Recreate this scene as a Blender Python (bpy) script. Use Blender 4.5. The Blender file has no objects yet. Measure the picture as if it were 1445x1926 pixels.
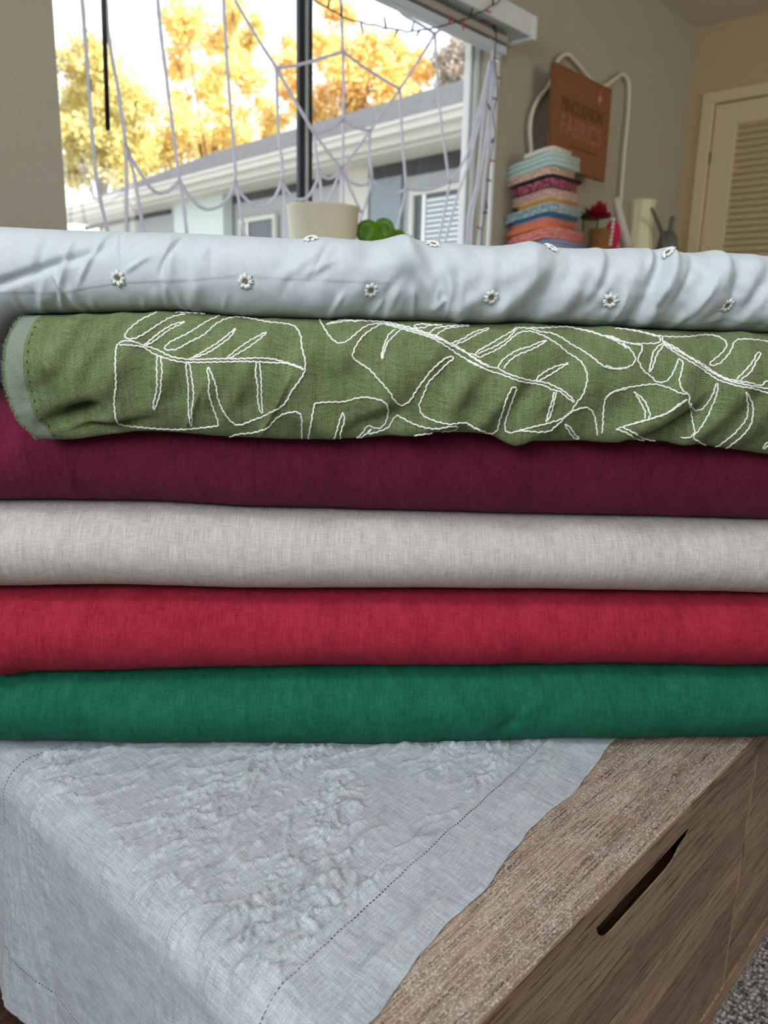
import bpy, bmesh, math, random
import numpy as np
from mathutils import Vector, Matrix
from mathutils.bvhtree import BVHTree

# ------------------------------------------------------------------ camera
IW, IH = 1445, 1926
FPX = 1465.0
YAW, PITCH, ROLL = (math.radians(a) for a in (43.0, 13.3, 1.35))
CAMH = 0.775
cF = np.array([math.cos(YAW)*math.cos(PITCH), math.sin(YAW)*math.cos(PITCH), -math.sin(PITCH)])
_r = np.array([math.sin(YAW), -math.cos(YAW), 0.0])
_u = np.cross(_r, cF)
cR = _r*math.cos(ROLL) + _u*math.sin(ROLL)
cU = _u*math.cos(ROLL) - _r*math.sin(ROLL)
C0 = np.array([0, 0, CAMH])
scene = bpy.context.scene
cam = bpy.data.cameras.new('camera')
cam.sensor_fit = 'VERTICAL'; cam.sensor_height = 36.0; cam.lens = FPX/IH*36.0
cam.clip_start = 0.02; cam.clip_end = 200
cam.dof.use_dof = True; cam.dof.focus_distance = 0.70; cam.dof.aperture_fstop = 7.5
co = bpy.data.objects.new('camera', cam); scene.collection.objects.link(co)
M = Matrix(((cR[0], cU[0], -cF[0], 0), (cR[1], cU[1], -cF[1], 0), (cR[2], cU[2], -cF[2], CAMH), (0, 0, 0, 1)))
co.matrix_world = M
scene.camera = co

def ray(px, py):
    return cF + cR*(px-IW/2)/FPX - cU*(py-IH/2)/FPX
def hit_axis(px, py, ax, val):          # the point where a sight line meets a plane x/y/z = val (world)
    r = ray(px, py); v = val - C0[ax]
    return C0 + r*v/r[ax]
def hit_plane(px, py, n, d):            # plane n.(p - C0) = d
    r = ray(px, py)
    return C0 + r*d/(r@n)

# ------------------------------------------------------------------ light and exposure
world = bpy.data.worlds.new('sky'); scene.world = world; world.use_nodes = True
bg = world.node_tree.nodes['Background']
bg.inputs[0].default_value = (0.86, 0.94, 1.0, 1); bg.inputs[1].default_value = 2.0
def light(name, kind, loc, energy, color, target=None, **kw):
    l = bpy.data.lights.new(name, kind); l.energy = energy; l.color = color
    for k, v in kw.items(): setattr(l, k, v)
    o = bpy.data.objects.new(name, l); scene.collection.objects.link(o); o.location = loc
    if target is not None:
        o.rotation_euler = (Vector(target)-Vector(loc)).to_track_quat('-Z', 'Y').to_euler()
    return o
light('sun', 'SUN', (0, 0, 20), 15.0, (1.0, 0.96, 0.86), target=(-3, 14, 9), angle=math.radians(0.6))
# daylight entering by the room's second window, in the left wall
light('window_daylight', 'AREA', (-1.66, -0.35, 1.84), 46, (0.84, 0.92, 1.0), target=(0, -0.35, 1.84),
      shape='RECTANGLE', size=2.2, size_y=0.95)
# added fill through a made-up window behind the camera, lifts the back wall
light('added_front_fill', 'AREA', (3.2, -2.66, 1.60), 21, (1.0, 0.95, 0.84), target=(3.2, 0, 1.60),
      shape='RECTANGLE', size=1.7, size_y=1.10)
light('added_overhead_lamp', 'AREA', (-0.35, -0.10, 2.42), 17, (0.97, 0.98, 1.0), target=(-0.35, -0.0999, 0), shape='DISK', size=0.42)  # added unseen lamp overhead, grades the bolt fronts from top to bottom
scene.view_settings.view_transform = 'Standard'
scene.view_settings.look = 'None'
scene.view_settings.gamma = 1.0
scene.view_settings.use_curve_mapping = False
scene.view_settings.exposure = 0.0

# ------------------------------------------------------------------ helpers
rng = np.random.default_rng(7)
random.seed(7)
COL = scene.collection
def link(o, parent=None):
    COL.objects.link(o)
    if parent is not None: o.parent = parent
    return o
def tag(o, label=None, cat=None, group=None, kind=None):
    if label: o['label'] = label
    if cat: o['category'] = cat
    if group: o['group'] = group
    if kind: o['kind'] = kind
    return o
def empty(name, loc=(0, 0, 0), rz=0.0):
    o = bpy.data.objects.new(name, None); o.location = loc; o.rotation_euler = (0, 0, rz)
    o.empty_display_size = 0.05
    return link(o)
def mesh_obj(name, verts, faces, mat=None, parent=None, smooth=False, uv=None):
    me = bpy.data.meshes.new(name)
    me.from_pydata([tuple(map(float, v)) for v in verts], [], faces)
    if uv is not None:
        lay = me.uv_layers.new(name='UVMap')
        idx = np.empty(len(me.loops), dtype=np.int32); me.loops.foreach_get('vertex_index', idx)
        lay.data.foreach_set('uv', np.asarray(uv, dtype=np.float32)[idx].ravel())
    if mat is not None: me.materials.append(mat)
    if smooth: me.polygons.foreach_set('use_smooth', [True]*len(me.polygons))
    me.update()
    return link(bpy.data.objects.new(name, me), parent)
def bm_obj(name, bm, mat=None, parent=None, smooth=False):
    me = bpy.data.meshes.new(name); bm.normal_update(); bm.to_mesh(me); bm.free()
    if mat is not None:
        for m_ in (mat if isinstance(mat, (list, tuple)) else [mat]): me.materials.append(m_)
    if smooth: me.polygons.foreach_set('use_smooth', [True]*len(me.polygons))
    return link(bpy.data.objects.new(name, me), parent)
def add_box(bm, x0, x1, y0, y1, z0, z1, bevel=0.0, seg=2):
    r = bmesh.ops.create_cube(bm, size=1.0)
    vs = r['verts']
    for v in vs:
        v.co = Vector(((x0+x1)/2+v.co.x*(x1-x0), (y0+y1)/2+v.co.y*(y1-y0), (z0+z1)/2+v.co.z*(z1-z0)))
    if bevel > 0:
        es = list({e for v in vs for e in v.link_edges})
        bmesh.ops.bevel(bm, geom=es, offset=bevel, segments=seg, affect='EDGES', profile=0.5)
def box(name, x0, x1, y0, y1, z0, z1, mat, parent=None, bevel=0.0):
    bm = bmesh.new(); add_box(bm, x0, x1, y0, y1, z0, z1, bevel)
    return bm_obj(name, bm, mat, parent)
def tube_geo(pts, rad, k=6, caps=True):
    pts = np.asarray(pts, float); n = len(pts)
    rad = np.full(n, rad) if np.isscalar(rad) else np.asarray(rad, float)
    tan = np.gradient(pts, axis=0); tan /= np.linalg.norm(tan, axis=1)[:, None]+1e-12
    ref = np.array([0.0, 0, 1]) if abs(tan[0][2]) < 0.9 else np.array([1.0, 0, 0])
    V = []; nprev = np.cross(tan[0], ref)
    for i in range(n):
        nn = nprev - tan[i]*(nprev@tan[i]); nn /= np.linalg.norm(nn)+1e-12; nprev = nn
        bb = np.cross(tan[i], nn)
        for j in range(k):
            a = 2*math.pi*j/k
            V.append(pts[i]+rad[i]*(math.cos(a)*nn+math.sin(a)*bb))
    F = []
    for i in range(n-1):
        for j in range(k):
            a, b_ = i*k+j, i*k+(j+1) % k
            F.append((a, b_, b_+k, a+k))
    if caps:
        F.append(tuple(range(k-1, -1, -1))); F.append(tuple((n-1)*k+j for j in range(k)))
    return V, F
def tube(name, pts, rad, mat, parent=None, k=6):
    V, F = tube_geo(pts, rad, k)
    return mesh_obj(name, V, F, mat, parent, smooth=True)
def lathe(name, prof, mat, parent=None, k=32, loc=(0, 0, 0), wav=0, wamp=0.0):
    V = []; F = []
    for i, (r, z) in enumerate(prof):
        for j in range(k):
            a = 2*math.pi*j/k
            rr = r*(1+wamp*math.sin(a*wav)) if wav else r
            V.append((loc[0]+rr*math.cos(a), loc[1]+rr*math.sin(a), loc[2]+z))
    n = len(prof)
    for i in range(n-1):
        for j in range(k):
            a, b_ = i*k+j, i*k+(j+1) % k
            F.append((a, b_, b_+k, a+k))
    F.append(tuple(range(k-1, -1, -1))); F.append(tuple((n-1)*k+j for j in range(k)))
    return mesh_obj(name, V, F, mat, parent, smooth=True)
def smooth_path(P, step):
    P = np.asarray(P, float)
    if len(P) < 3:
        n = max(2, int(np.linalg.norm(P[-1]-P[0])/step)+1)
        return np.linspace(P[0], P[-1], n)
    Q = np.vstack([2*P[0]-P[1], P, 2*P[-1]-P[-2]])
    out = []
    for i in range(1, len(Q)-2):
        p0, p1, p2, p3 = Q[i-1:i+3]
        m = max(2, int(np.linalg.norm(p2-p1)/step))
        t = np.linspace(0, 1, m, endpoint=False)[:, None]
        out.append(0.5*((2*p1)+(-p0+p2)*t+(2*p0-5*p1+4*p2-p3)*t**2+(-p0+3*p1-3*p2+p3)*t**3))
    out.append(P[-1][None]); return np.vstack(out)
# vectorised gradient noise
_perm = rng.permutation(512)
def gnoise(x, y, seed=0):
    x = np.asarray(x, float)+seed*17.31; y = np.asarray(y, float)+seed*9.73
    xi = np.floor(x).astype(int); yi = np.floor(y).astype(int); fx = x-xi; fy = y-yi
    def g(ix, iy, dx, dy):
        h = _perm[(_perm[ix & 511]+iy) & 511]*(2*math.pi/512)
        return np.cos(h)*dx+np.sin(h)*dy
    u = fx*fx*fx*(fx*(fx*6-15)+10); v = fy*fy*fy*(fy*(fy*6-15)+10)
    a = g(xi, yi, fx, fy); b_ = g(xi+1, yi, fx-1, fy); c = g(xi, yi+1, fx, fy-1); d = g(xi+1, yi+1, fx-1, fy-1)
    return (a+(b_-a)*u+((c+(d-c)*u)-(a+(b_-a)*u))*v)*1.5
def fbm(x, y, o=4, seed=0, gain=0.5):
    s = 0; a = 1
    for i in range(o): s = s+a*gnoise(x*2**i, y*2**i, seed+i); a *= gain
    return s
def ridged(x, y, o=3, seed=0):
    s = 0; a = 1
    for i in range(o):
        s = s+a*(1-np.clip(np.abs(gnoise(x*2**i, y*2**i, seed+i))*3.0, 0, 1))**2; a *= 0.55
    return s

# ------------------------------------------------------------------ materials
def srgb(r, g, b):
    f = lambda c: (c/255/12.92) if c/255 <= 0.04045 else ((c/255+0.055)/1.055)**2.4
    return (f(r), f(g), f(b), 1)
class NT:
    def __init__(s, name):
        s.m = bpy.data.materials.new(name); s.m.use_nodes = True
        s.t = s.m.node_tree; s.b = s.t.nodes['Principled BSDF']; s.out = s.t.nodes['Material Output']
    def n(s, ty, **kw):
        o = s.t.nodes.new(ty)
        for k, v in kw.items(): setattr(o, k, v)
        return o
    def l(s, a, b_): s.t.links.new(a, b_)
    def val(s, sock, v):
        if isinstance(v, (int, float, tuple)): sock.default_value = v
        else: s.l(v, sock)
    def math(s, op, a, b_=0.0, c=None):
        o = s.n('ShaderNodeMath', operation=op); s.val(o.inputs[0], a); s.val(o.inputs[1], b_)
        if c is not None: s.val(o.inputs[2], c)
        return o.outputs[0]
    def mapr(s, v, a, b_, c, d):
        o = s.n('ShaderNodeMapRange'); s.val(o.inputs[0], v)
        for i, q in enumerate((a, b_, c, d)): o.inputs[i+1].default_value = q
        return o.outputs[0]
    def mix(s, f, a, b_, mode='MIX'):
        o = s.n('ShaderNodeMix', data_type='RGBA', blend_type=mode)
        s.val(o.inputs[0], f); s.val(o.inputs[6], a); s.val(o.inputs[7], b_); return o.outputs[2]
    def noise(s, vec, sc=(1, 1, 1), scale=1.0, detail=2.0, rough=0.5, dist=0.0):
        mp = s.n('ShaderNodeMapping'); s.l(vec, mp.inputs[0]); mp.inputs['Scale'].default_value = sc
        o = s.n('ShaderNodeTexNoise'); s.l(mp.outputs[0], o.inputs['Vector'])
        o.inputs['Scale'].default_value = scale; o.inputs['Detail'].default_value = detail
        o.inputs['Roughness'].default_value = rough; o.inputs['Distortion'].default_value = dist
        return o.outputs[0]
    def bump(s, h, strength, dist):
        o = s.n('ShaderNodeBump'); s.l(h, o.inputs['Height']); o.inputs['Strength'].default_value = strength
        o.inputs['Distance'].default_value = dist; s.l(o.outputs[0], s.b.inputs['Normal']); return o
def plain(name, col, rough=0.6, metal=0.0, bump=None, var=0.0, vscale=8.0):
    t = NT(name); t.b.inputs['Base Color'].default_value = col
    t.b.inputs['Roughness'].default_value = rough; t.b.inputs['Metallic'].default_value = metal
    tc = t.n('ShaderNodeTexCoord')
    n = t.noise(tc.outputs['Object'], scale=vscale, detail=4)
    k = t.mapr(n, 0.3, 0.7, 1-var, 1+var)
    t.l(t.mix(1.0, col, k, 'MULTIPLY'), t.b.inputs['Base Color'])
    if bump:
        n2 = t.noise(tc.outputs['Object'], scale=bump[0], detail=3)
        t.bump(n2, bump[1], bump[2])
    return t.m
def fabric(name, col, col2, slub=0.35, twill=False, vert=1.0, coarse=1.0, sheen=0.15, haze=0.3, dark=None, holes=None, band=None, bumpk=0.6):
    """woven cloth; the UV map is in metres (along, around)"""
    t = NT(name)
    uv = t.n('ShaderNodeUVMap').outputs[0]
    fine = t.noise(uv, (1400/coarse, 1400/coarse, 1), 1.0, 1.0, 0.5)
    vth = t.noise(uv, (1150/coarse, 55, 1), 1.0, 2.0, 0.6)
    hth = t.noise(uv, (70, 1150/coarse, 1), 1.0, 2.0, 0.6)
    vbig = t.noise(uv, (230, 16, 1), 1.0, 2.0, 0.6)
    haze_n = t.noise(uv, (34, 24, 1), 1.0, 5.0, 0.7)
    th = t.math('ADD', t.math('MULTIPLY', vth, vert), t.math('MULTIPLY', hth, 0.8))
    th = t.math('ADD', th, t.math('MULTIPLY', fine, 1.1))
    if twill:
        sx = t.n('ShaderNodeSeparateXYZ'); t.l(uv, sx.inputs[0])
        ph = t.math('ADD', t.math('MULTIPLY', sx.outputs[0], 3600.0), t.math('MULTIPLY', sx.outputs[1], 3000.0))
        tw = t.math('SINE', ph)
        tw2 = t.math('SINE', t.math('MULTIPLY', sx.outputs[1], 5200.0))
        tw = t.math('ADD', tw, t.math('MULTIPLY', tw2, 0.5))
        th = t.math('ADD', th, t.math('MULTIPLY', tw, 0.16))
    mid = (vert+0.8+1.1)*0.5
    f = t.mapr(th, mid-0.34, mid+0.34, 0.5-slub, 0.5+slub)
    f = t.math('ADD', f, t.math('MULTIPLY', t.mapr(haze_n, 0.3, 0.7, -0.5, 0.5), haze))
    f = t.math('ADD', f, t.math('MULTIPLY', t.mapr(vbig, 0.3, 0.7, -0.5, 0.5), 0.16*slub/0.35))
    o = t.n('ShaderNodeClamp'); t.l(f, o.inputs[0])
    c = t.mix(o.outputs[0], col, col2)
    if band:                                  # selvage band by u distance from the end
        sx = t.n('ShaderNodeSeparateXYZ'); t.l(uv, sx.inputs[0])
        k = t.mapr(sx.outputs[0], band[0], band[0]+0.0006, 1.0, 0.0)
        c = t.mix(k, c, t.mix(fine, band[1], band[2]))
        # stitched pin holes inside the selvage
        a = t.math('LESS_THAN', t.math('ABSOLUTE', t.math('SUBTRACT', sx.outputs[0], band[0]+0.004)), 0.0006)
        b_ = t.math('LESS_THAN', t.math('FRACT', t.math('MULTIPLY', sx.outputs[1], 120.0)), 0.28)
        c = t.mix(t.math('MULTIPLY', t.math('MULTIPLY', a, b_), 0.8), c, (0.01, 0.015, 0.01, 1))
    t.l(c, t.b.inputs['Base Color'])
    t.b.inputs['Roughness'].default_value = 0.9
    t.b.inputs['Specular IOR Level'].default_value = 0.15
    t.b.inputs['Sheen Weight'].default_value = sheen*0.2
    t.b.inputs['Sheen Roughness'].default_value = 0.5
    t.bump(th, bumpk, 0.0005)
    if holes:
        # hemstitch: rows of holes, the shade inside them painted as dark base colour
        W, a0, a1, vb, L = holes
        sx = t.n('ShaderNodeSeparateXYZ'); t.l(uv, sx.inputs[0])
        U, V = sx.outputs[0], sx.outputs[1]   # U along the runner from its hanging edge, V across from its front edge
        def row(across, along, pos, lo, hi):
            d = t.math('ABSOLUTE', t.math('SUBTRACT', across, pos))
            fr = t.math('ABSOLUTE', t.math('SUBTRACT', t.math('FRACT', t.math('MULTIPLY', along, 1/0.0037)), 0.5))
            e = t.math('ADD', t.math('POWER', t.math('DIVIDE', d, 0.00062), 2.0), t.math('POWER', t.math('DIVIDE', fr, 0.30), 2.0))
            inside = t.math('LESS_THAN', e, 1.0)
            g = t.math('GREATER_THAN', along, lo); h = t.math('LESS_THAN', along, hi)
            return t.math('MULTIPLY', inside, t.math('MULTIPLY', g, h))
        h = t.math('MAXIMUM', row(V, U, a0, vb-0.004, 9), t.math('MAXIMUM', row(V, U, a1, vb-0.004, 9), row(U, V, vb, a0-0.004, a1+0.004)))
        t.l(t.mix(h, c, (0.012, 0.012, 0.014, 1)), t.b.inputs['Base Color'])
    return t.m
def wood(name, light_c, dark_c, axis='X', grain=1.0, dust=0.0, rnd=0.0, relief=0.0006, contrast=0.5):
    t = NT(name); tc = t.n('ShaderNodeTexCoord'); co_ = tc.outputs['Object']
    def sc(a, c): return {'X': (a, c, c), 'Y': (c, a, c), 'Z': (c, c, a)}[axis]
    if rnd:
        oi = t.n('ShaderNodeObjectInfo'); add = t.n('ShaderNodeVectorMath', operation='ADD')
        mul = t.math('MULTIPLY', oi.outputs['Random'], 37.0)
        cb = t.n('ShaderNodeCombineXYZ'); t.l(mul, cb.inputs[0]); t.l(mul, cb.inputs[1]); t.l(mul, cb.inputs[2])
        t.l(co_, add.inputs[0]); t.l(cb.outputs[0], add.inputs[1]); co_ = add.outputs[0]
    g1 = t.noise(co_, sc(3.2, 120*grain), 1.0, 5.0, 0.65, 0.3)
    g2 = t.noise(co_, sc(9, 480*grain), 1.0, 3.0, 0.6)
    g3 = t.noise(co_, sc(1.2, 16), 1.0, 2.0, 0.5, 0.6)
    pore = t.noise(co_, sc(22, 560*grain), 1.0, 2.0, 0.6)
    f = t.math('ADD', t.math('MULTIPLY', g1, 0.5), t.math('ADD', t.math('MULTIPLY', g2, 0.25), t.math('MULTIPLY', g3, 0.35)))
    k = t.mapr(f, 0.55-contrast*0.3, 0.55+contrast*0.3, 0.0, 1.0)
    c = t.mix(k, dark_c, light_c)
    pk = t.mapr(pore, 0.54, 0.62, 0.0, 0.85)
    c = t.mix(pk, c, tuple(v*0.25 for v in dark_c[:3])+(1,))
    if rnd:
        kk = t.mapr(oi.outputs['Random'], 0, 1, 1-rnd, 1+rnd*0.4)
        c = t.mix(1.0, c, kk, 'MULTIPLY')
    if dust:
        d1 = t.noise(tc.outputs['Object'], (520, 760, 700), 1.0, 3.0, 0.75, 0.6)
        d2 = t.noise(tc.outputs['Object'], (30, 45, 30), 1.0, 3.0, 0.6)
        d = t.math('ADD', d1, t.math('MULTIPLY', d2, 0.22))
        dk = t.mapr(d, 0.652, 0.70, 0.0, dust)
        c = t.mix(dk, c, (0.62, 0.58, 0.53, 1))
    t.l(c, t.b.inputs['Base Color']); t.b.inputs['Roughness'].default_value = 0.6
    t.b.inputs['Specular IOR Level'].default_value = 0.35
    hh = t.math('SUBTRACT', t.math('MULTIPLY', g2, 0.6), pk)
    t.bump(hh, 0.6, relief)
    return t.m

M_wall = plain('grey_beige_paint', srgb(182, 174, 154), 0.85, bump=(230, 0.8, 0.004), var=0.02)
M_wallr = plain('lamp_warmed_beige', srgb(198, 174, 134), 0.85, bump=(170, 0.4, 0.002), var=0.02)  # lamp warmth painted into the colour of the right wall
M_ceil = plain('ceiling_paint', srgb(214, 206, 190), 0.9, bump=(120, 0.4, 0.003))
M_trim = plain('cream_trim_paint', srgb(224, 206, 166), 0.5)
M_white = plain('white_vinyl', srgb(228, 232, 230), 0.35)
M_dkal = plain('dark_aluminium', srgb(52, 56, 60), 0.35, 0.6)
M_al = plain('light_aluminium', srgb(190, 195, 200), 0.3, 0.7)
M_shade = plain('pale_blind_rail', srgb(206, 216, 222), 0.45)
M_pleat = plain('dark_pleated_cloth', srgb(118, 112, 110), 0.8)
M_pleat2 = plain('tan_pleated_cloth', srgb(176, 164, 150), 0.8)
M_black = plain('black_plastic', srgb(22, 22, 22), 0.4)
M_yarn = plain('white_yarn', srgb(236, 237, 248), 0.9, bump=(300, 0.8, 0.002))
def add_transl(m, f, col):
    t_ = m.node_tree; b_ = t_.nodes['Principled BSDF']; o_ = t_.nodes['Material Output']
    tl_ = t_.nodes.new('ShaderNodeBsdfTranslucent'); tl_.inputs[0].default_value = col
    mx_ = t_.nodes.new('ShaderNodeMixShader'); mx_.inputs[0].default_value = f
    t_.links.new(b_.outputs[0], mx_.inputs[1]); t_.links.new(tl_.outputs[0], mx_.inputs[2]); t_.links.new(mx_.outputs[0], o_.inputs[0])
add_transl(M_yarn, 0.4, (0.86, 0.86, 0.93, 1))
M_wire = plain('dark_green_wire', srgb(38, 46, 38), 0.5)
M_bulb = plain('dark_bulb', srgb(44, 40, 34), 0.3)
M_bulbr = plain('red_bulb', srgb(190, 40, 36), 0.3)
M_cab = wood('cabinet_top_wood', srgb(186, 164, 142), srgb(112, 90, 74), 'X', 1.7, dust=0.85, relief=0.0007, contrast=0.55)
M_front = wood('cabinet_front_wood', srgb(184, 158, 132), srgb(120, 97, 78), 'X', 1.5, rnd=0.30, relief=0.0004, contrast=0.5)
M_rail = wood('cabinet_edge_wood', srgb(160, 136, 112), srgb(106, 84, 66), 'X', 0.8, relief=0.0003)
M_band = wood('pale_edge_banding', srgb(178, 148, 122), srgb(140, 110, 86), 'Z', 0.8, relief=0.0002)
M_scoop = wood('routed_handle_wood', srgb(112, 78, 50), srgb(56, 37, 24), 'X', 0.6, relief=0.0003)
M_end = wood('cabinet_end_wood', srgb(96, 60, 46), srgb(52, 28, 22), 'Z', 0.8)
M_bench = wood('console_wood', srgb(60, 52, 48), srgb(34, 30, 28), 'X', 0.6)
M_glass = NT('window_glass')
_g = M_glass; _tr = _g.n('ShaderNodeBsdfTransparent'); _gl = _g.n('ShaderNodeBsdfGlossy'); _gl.inputs['Roughness'].default_value = 0.02
_mx = _g.n('ShaderNodeMixShader'); _mx.inputs[0].default_value = 0.03
_g.l(_tr.outputs[0], _mx.inputs[1]); _g.l(_gl.outputs[0], _mx.inputs[2]); _g.l(_mx.outputs[0], _g.out.inputs[0]); M_glass = _g.m
M_mirror = plain('mirror_silver', (0.82, 0.83, 0.82, 1), 0.06, 1.0)

H = CAMH
# ------------------------------------------------------------------ the room
YB, XR, XL, YF = 2.086, 4.70, -1.60, -2.60     # wall planes
def S(o): o['kind'] = 'structure'; return o
floor = S(box('floor', XL-0.1, XR+0.1, YF-0.1, YB+0.1, -0.12, 0.0, None)); 
t = NT('grey_carpet'); tc = t.n('ShaderNodeTexCoord')
n1 = t.noise(tc.outputs['Object'], scale=230, detail=3, rough=0.7); n2 = t.noise(tc.outputs['Object'], scale=9, detail=2)
cc = t.mix(t.mapr(t.math('ADD', n1, t.math('MULTIPLY', n2, 0.2)), 0.42, 0.8, 0, 1), srgb(92, 89, 86), srgb(190, 184, 176))
t.l(cc, t.b.inputs['Base Color']); t.b.inputs['Roughness'].default_value = 0.95; t.bump(n1, 1.0, 0.006); M_carpet = t.m
floor.data.materials.append(M_carpet)
S(box('ceiling', XL-0.1, XR+0.1, YF-0.1, YB+0.6, 2.44, 2.56, M_ceil))
WX0, WX1, WZ0, WZ1 = 0.995, 2.84, H+0.12, H+1.24
bm = bmesh.new()
add_box(bm, XL-0.1, WX0, YB, YB+0.14, 0, 2.44); add_box(bm, WX1, XR+0.1, YB, YB+0.14, 0, 2.44)
add_box(bm, WX0, WX1, YB, YB+0.14, 0, WZ0); add_box(bm, WX0, WX1, YB, YB+0.14, WZ1, 2.44)
S(bm_obj('wall_back', bm, M_wall))
bm = bmesh.new()
add_box(bm, XL-0.1, 2.33, YF-0.1, YF, 0, 2.44); add_box(bm, 4.07, XR+0.1, YF-0.1, YF, 0, 2.44)
add_box(bm, 2.33, 4.07, YF-0.1, YF, 0, 1.03); add_box(bm, 2.33, 4.07, YF-0.1, YF, 2.17, 2.44)
S(bm_obj('wall_front', bm, M_wall))
w3 = S(empty('fill_window', (3.2, YF-0.05, 1.6)))  # made-up window, put in only to carry the added fill light
for (a, b_, c, d) in ((2.33, 2.38, 1.03, 2.17), (4.02, 4.07, 1.03, 2.17), (2.38, 4.02, 1.03, 1.08), (2.38, 4.02, 2.12, 2.17)):
    box('window_frame', a-3.2, b_-3.2, -0.02, 0.02, c-1.6, d-1.6, M_white, w3)  # frame bars of the made-up fill window
# left wall with its own window
LY0, LY1, LZ0, LZ1 = -1.50, 0.80, 1.33, 2.36
bm = bmesh.new()
add_box(bm, XL-0.12, XL, YF, LY0, 0, 2.44); add_box(bm, XL-0.12, XL, LY1, YB, 0, 2.44)
add_box(bm, XL-0.12, XL, LY0, LY1, 0, LZ0); add_box(bm, XL-0.12, XL, LY0, LY1, LZ1, 2.44)
S(bm_obj('wall_left', bm, M_wall))
w2 = S(empty('window_2', (XL-0.05, -0.35, 1.5)))
for (a, b_, c, d) in ((LY0, LY0+0.05, LZ0, LZ1), (LY1-0.05, LY1, LZ0, LZ1), (LY0+0.05, LY1-0.05, LZ0, LZ0+0.05), (LY0+0.05, LY1-0.05, LZ1-0.05, LZ1)):
    box('window_frame', -0.02, 0.02, a+0.35, b_+0.35, c-1.5, d-1.5, M_white, w2)
# right wall with the louvred closet door
DY0, DY1, DZ1 = 1.26, 1.934, H+1.257
bm = bmesh.new()
add_box(bm, XR, XR+0.12, DY1, YB, 0, 2.44); add_box(bm, XR, XR+0.12, YF, DY0, 0, 2.44)
add_box(bm, XR, XR+0.12, DY0, DY1, DZ1, 2.44)
S(bm_obj('wall_right', bm, M_wallr))
S(box('trim_1', XR-0.018, XR+0.0, DY1, DY1+0.066, 0, DZ1+0.06, M_trim, bevel=0.004))
S(box('trim_2', XR-0.018, XR+0.0, DY0-0.066, DY0, 0, DZ1+0.06, M_trim, bevel=0.004))
S(box('trim_3', XR-0.0175, XR+0.0, DY0, DY1, DZ1, DZ1+0.06, M_trim, bevel=0.004))
d1 = S(empty('door_1', (XR, DY1, 0)))
def dbox(name, y0, y1, z0, z1, m=M_trim, x0=0.004, x1=0.038, bevel=0.003):
    return box(name, x0, x1, -(DY1-y0) if False else y0-DY1, y1-DY1, z0, z1, m, d1, bevel)
y_a, y_b = DY1-0.006, DY0+0.006
dbox('stile', y_a-0.125, y_a, 0.01, DZ1-0.008); dbox('stile', y_b, y_b+0.125, 0.01, DZ1-0.008)
dbox('top_rail', y_b+0.125, y_a-0.125, H+1.137, DZ1-0.008); dbox('bottom_rail', y_b+0.125, y_a-0.125, 0.01, 0.16)
zz = 0.175; slat = None
while zz < H+1.13:
    if slat is None:
        bm = bmesh.new()
        prof = [(0.006, 0.0), (0.032, 0.026), (0.036, 0.024), (0.010, -0.004)]
        vs = [[bm.verts.new((px, yy-DY1, pz)) for px, pz in prof] for yy in (y_b+0.125, y_a-0.125)]
        for i in range(4): bm.faces.new((vs[0][i], vs[0][(i+1) % 4], vs[1][(i+1) % 4], vs[1][i]))
        bm.faces.new(vs[0][::-1]); bm.faces.new(vs[1])
        slat = bm_obj('louver_slat', bm, M_trim, d1); slat.location.z = zz
    else:
        s2 = slat.copy(); link(s2, d1); s2.location = (0, 0, zz)
    zz += 0.0345
box('door_back', 0.040, 0.044, y_b-DY1, y_a-DY1, 0.01, DZ1-0.008, M_trim, d1)
for zc in (H+0.975, H-0.45):
    box('hinge', -0.004, 0.006, -0.008, 0.004, zc-0.03, zc+0.03, plain('hinge_metal', srgb(90, 74, 50), 0.4, 0.8), d1)
S(box('baseboard_back', XL, XR, YB-0.012, YB, 0, 0.09, M_trim)); S(box('baseboard_right', XR-0.012, XR, YF, DY0-0.067, 0, 0.09, M_trim))
# the big window
w1 = S(empty('window_1', (0, 0, 0)))
gy = YB+0.10
wp = lambda n, *a, m=M_white: box(n, *a, m, w1, 0.003)
wp('frame_jamb', WX1-0.030, WX1, gy-0.022, gy+0.03, WZ0, WZ1); wp('frame_jamb', WX0, WX0+0.04, gy-0.022, gy+0.03, WZ0, WZ1)
wp('frame_sill', WX0+0.04, WX1-0.03, gy-0.022, gy+0.03, WZ0, WZ0+0.04); wp('frame_head', WX0+0.04, WX1-0.03, gy-0.022, gy+0.03, WZ1-0.05, WZ1)
wp('sash_stile', WX1-0.052, WX1-0.038, gy-0.012, gy+0.02, WZ0+0.04, WZ1-0.05); wp('sash_gasket', WX1-0.038, WX1-0.030, gy-0.006, gy+0.02, WZ0+0.04, WZ1-0.05, m=M_dkal)
mxp = hit_axis(574, 190, 1, gy)[0]
wp('mullion', mxp-0.030, mxp-0.008, gy-0.008, gy+0.012, WZ0+0.04, WZ1-0.05, m=M_dkal)
wp('mullion_track', mxp-0.008, mxp+0.004, gy-0.016, gy+0.010, WZ0+0.04, WZ1-0.05, m=M_al)
wp('mullion', mxp+0.004, mxp+0.028, gy-0.008, gy+0.012, WZ0+0.04, WZ1-0.05, m=M_dkal)
box('glass_pane', WX0+0.04, mxp-0.030, gy+0.002, gy+0.006, WZ0+0.04, WZ1-0.05, M_glass, w1)
box('glass_pane', mxp+0.028, WX1-0.052, gy+0.002, gy+0.006, WZ0+0.04, WZ1-0.05, M_glass, w1)
S(box('trim_4', WX1-0.002, WX1+0.016, YB-0.012, YB+0.004, WZ0, WZ1-0.02, M_white, bevel=0.003))
S(box('trim_5', WX0-0.02, WX1+0.02, YB-0.035, YB+0.075, WZ0-0.02, WZ0, M_white, bevel=0.004))
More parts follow.
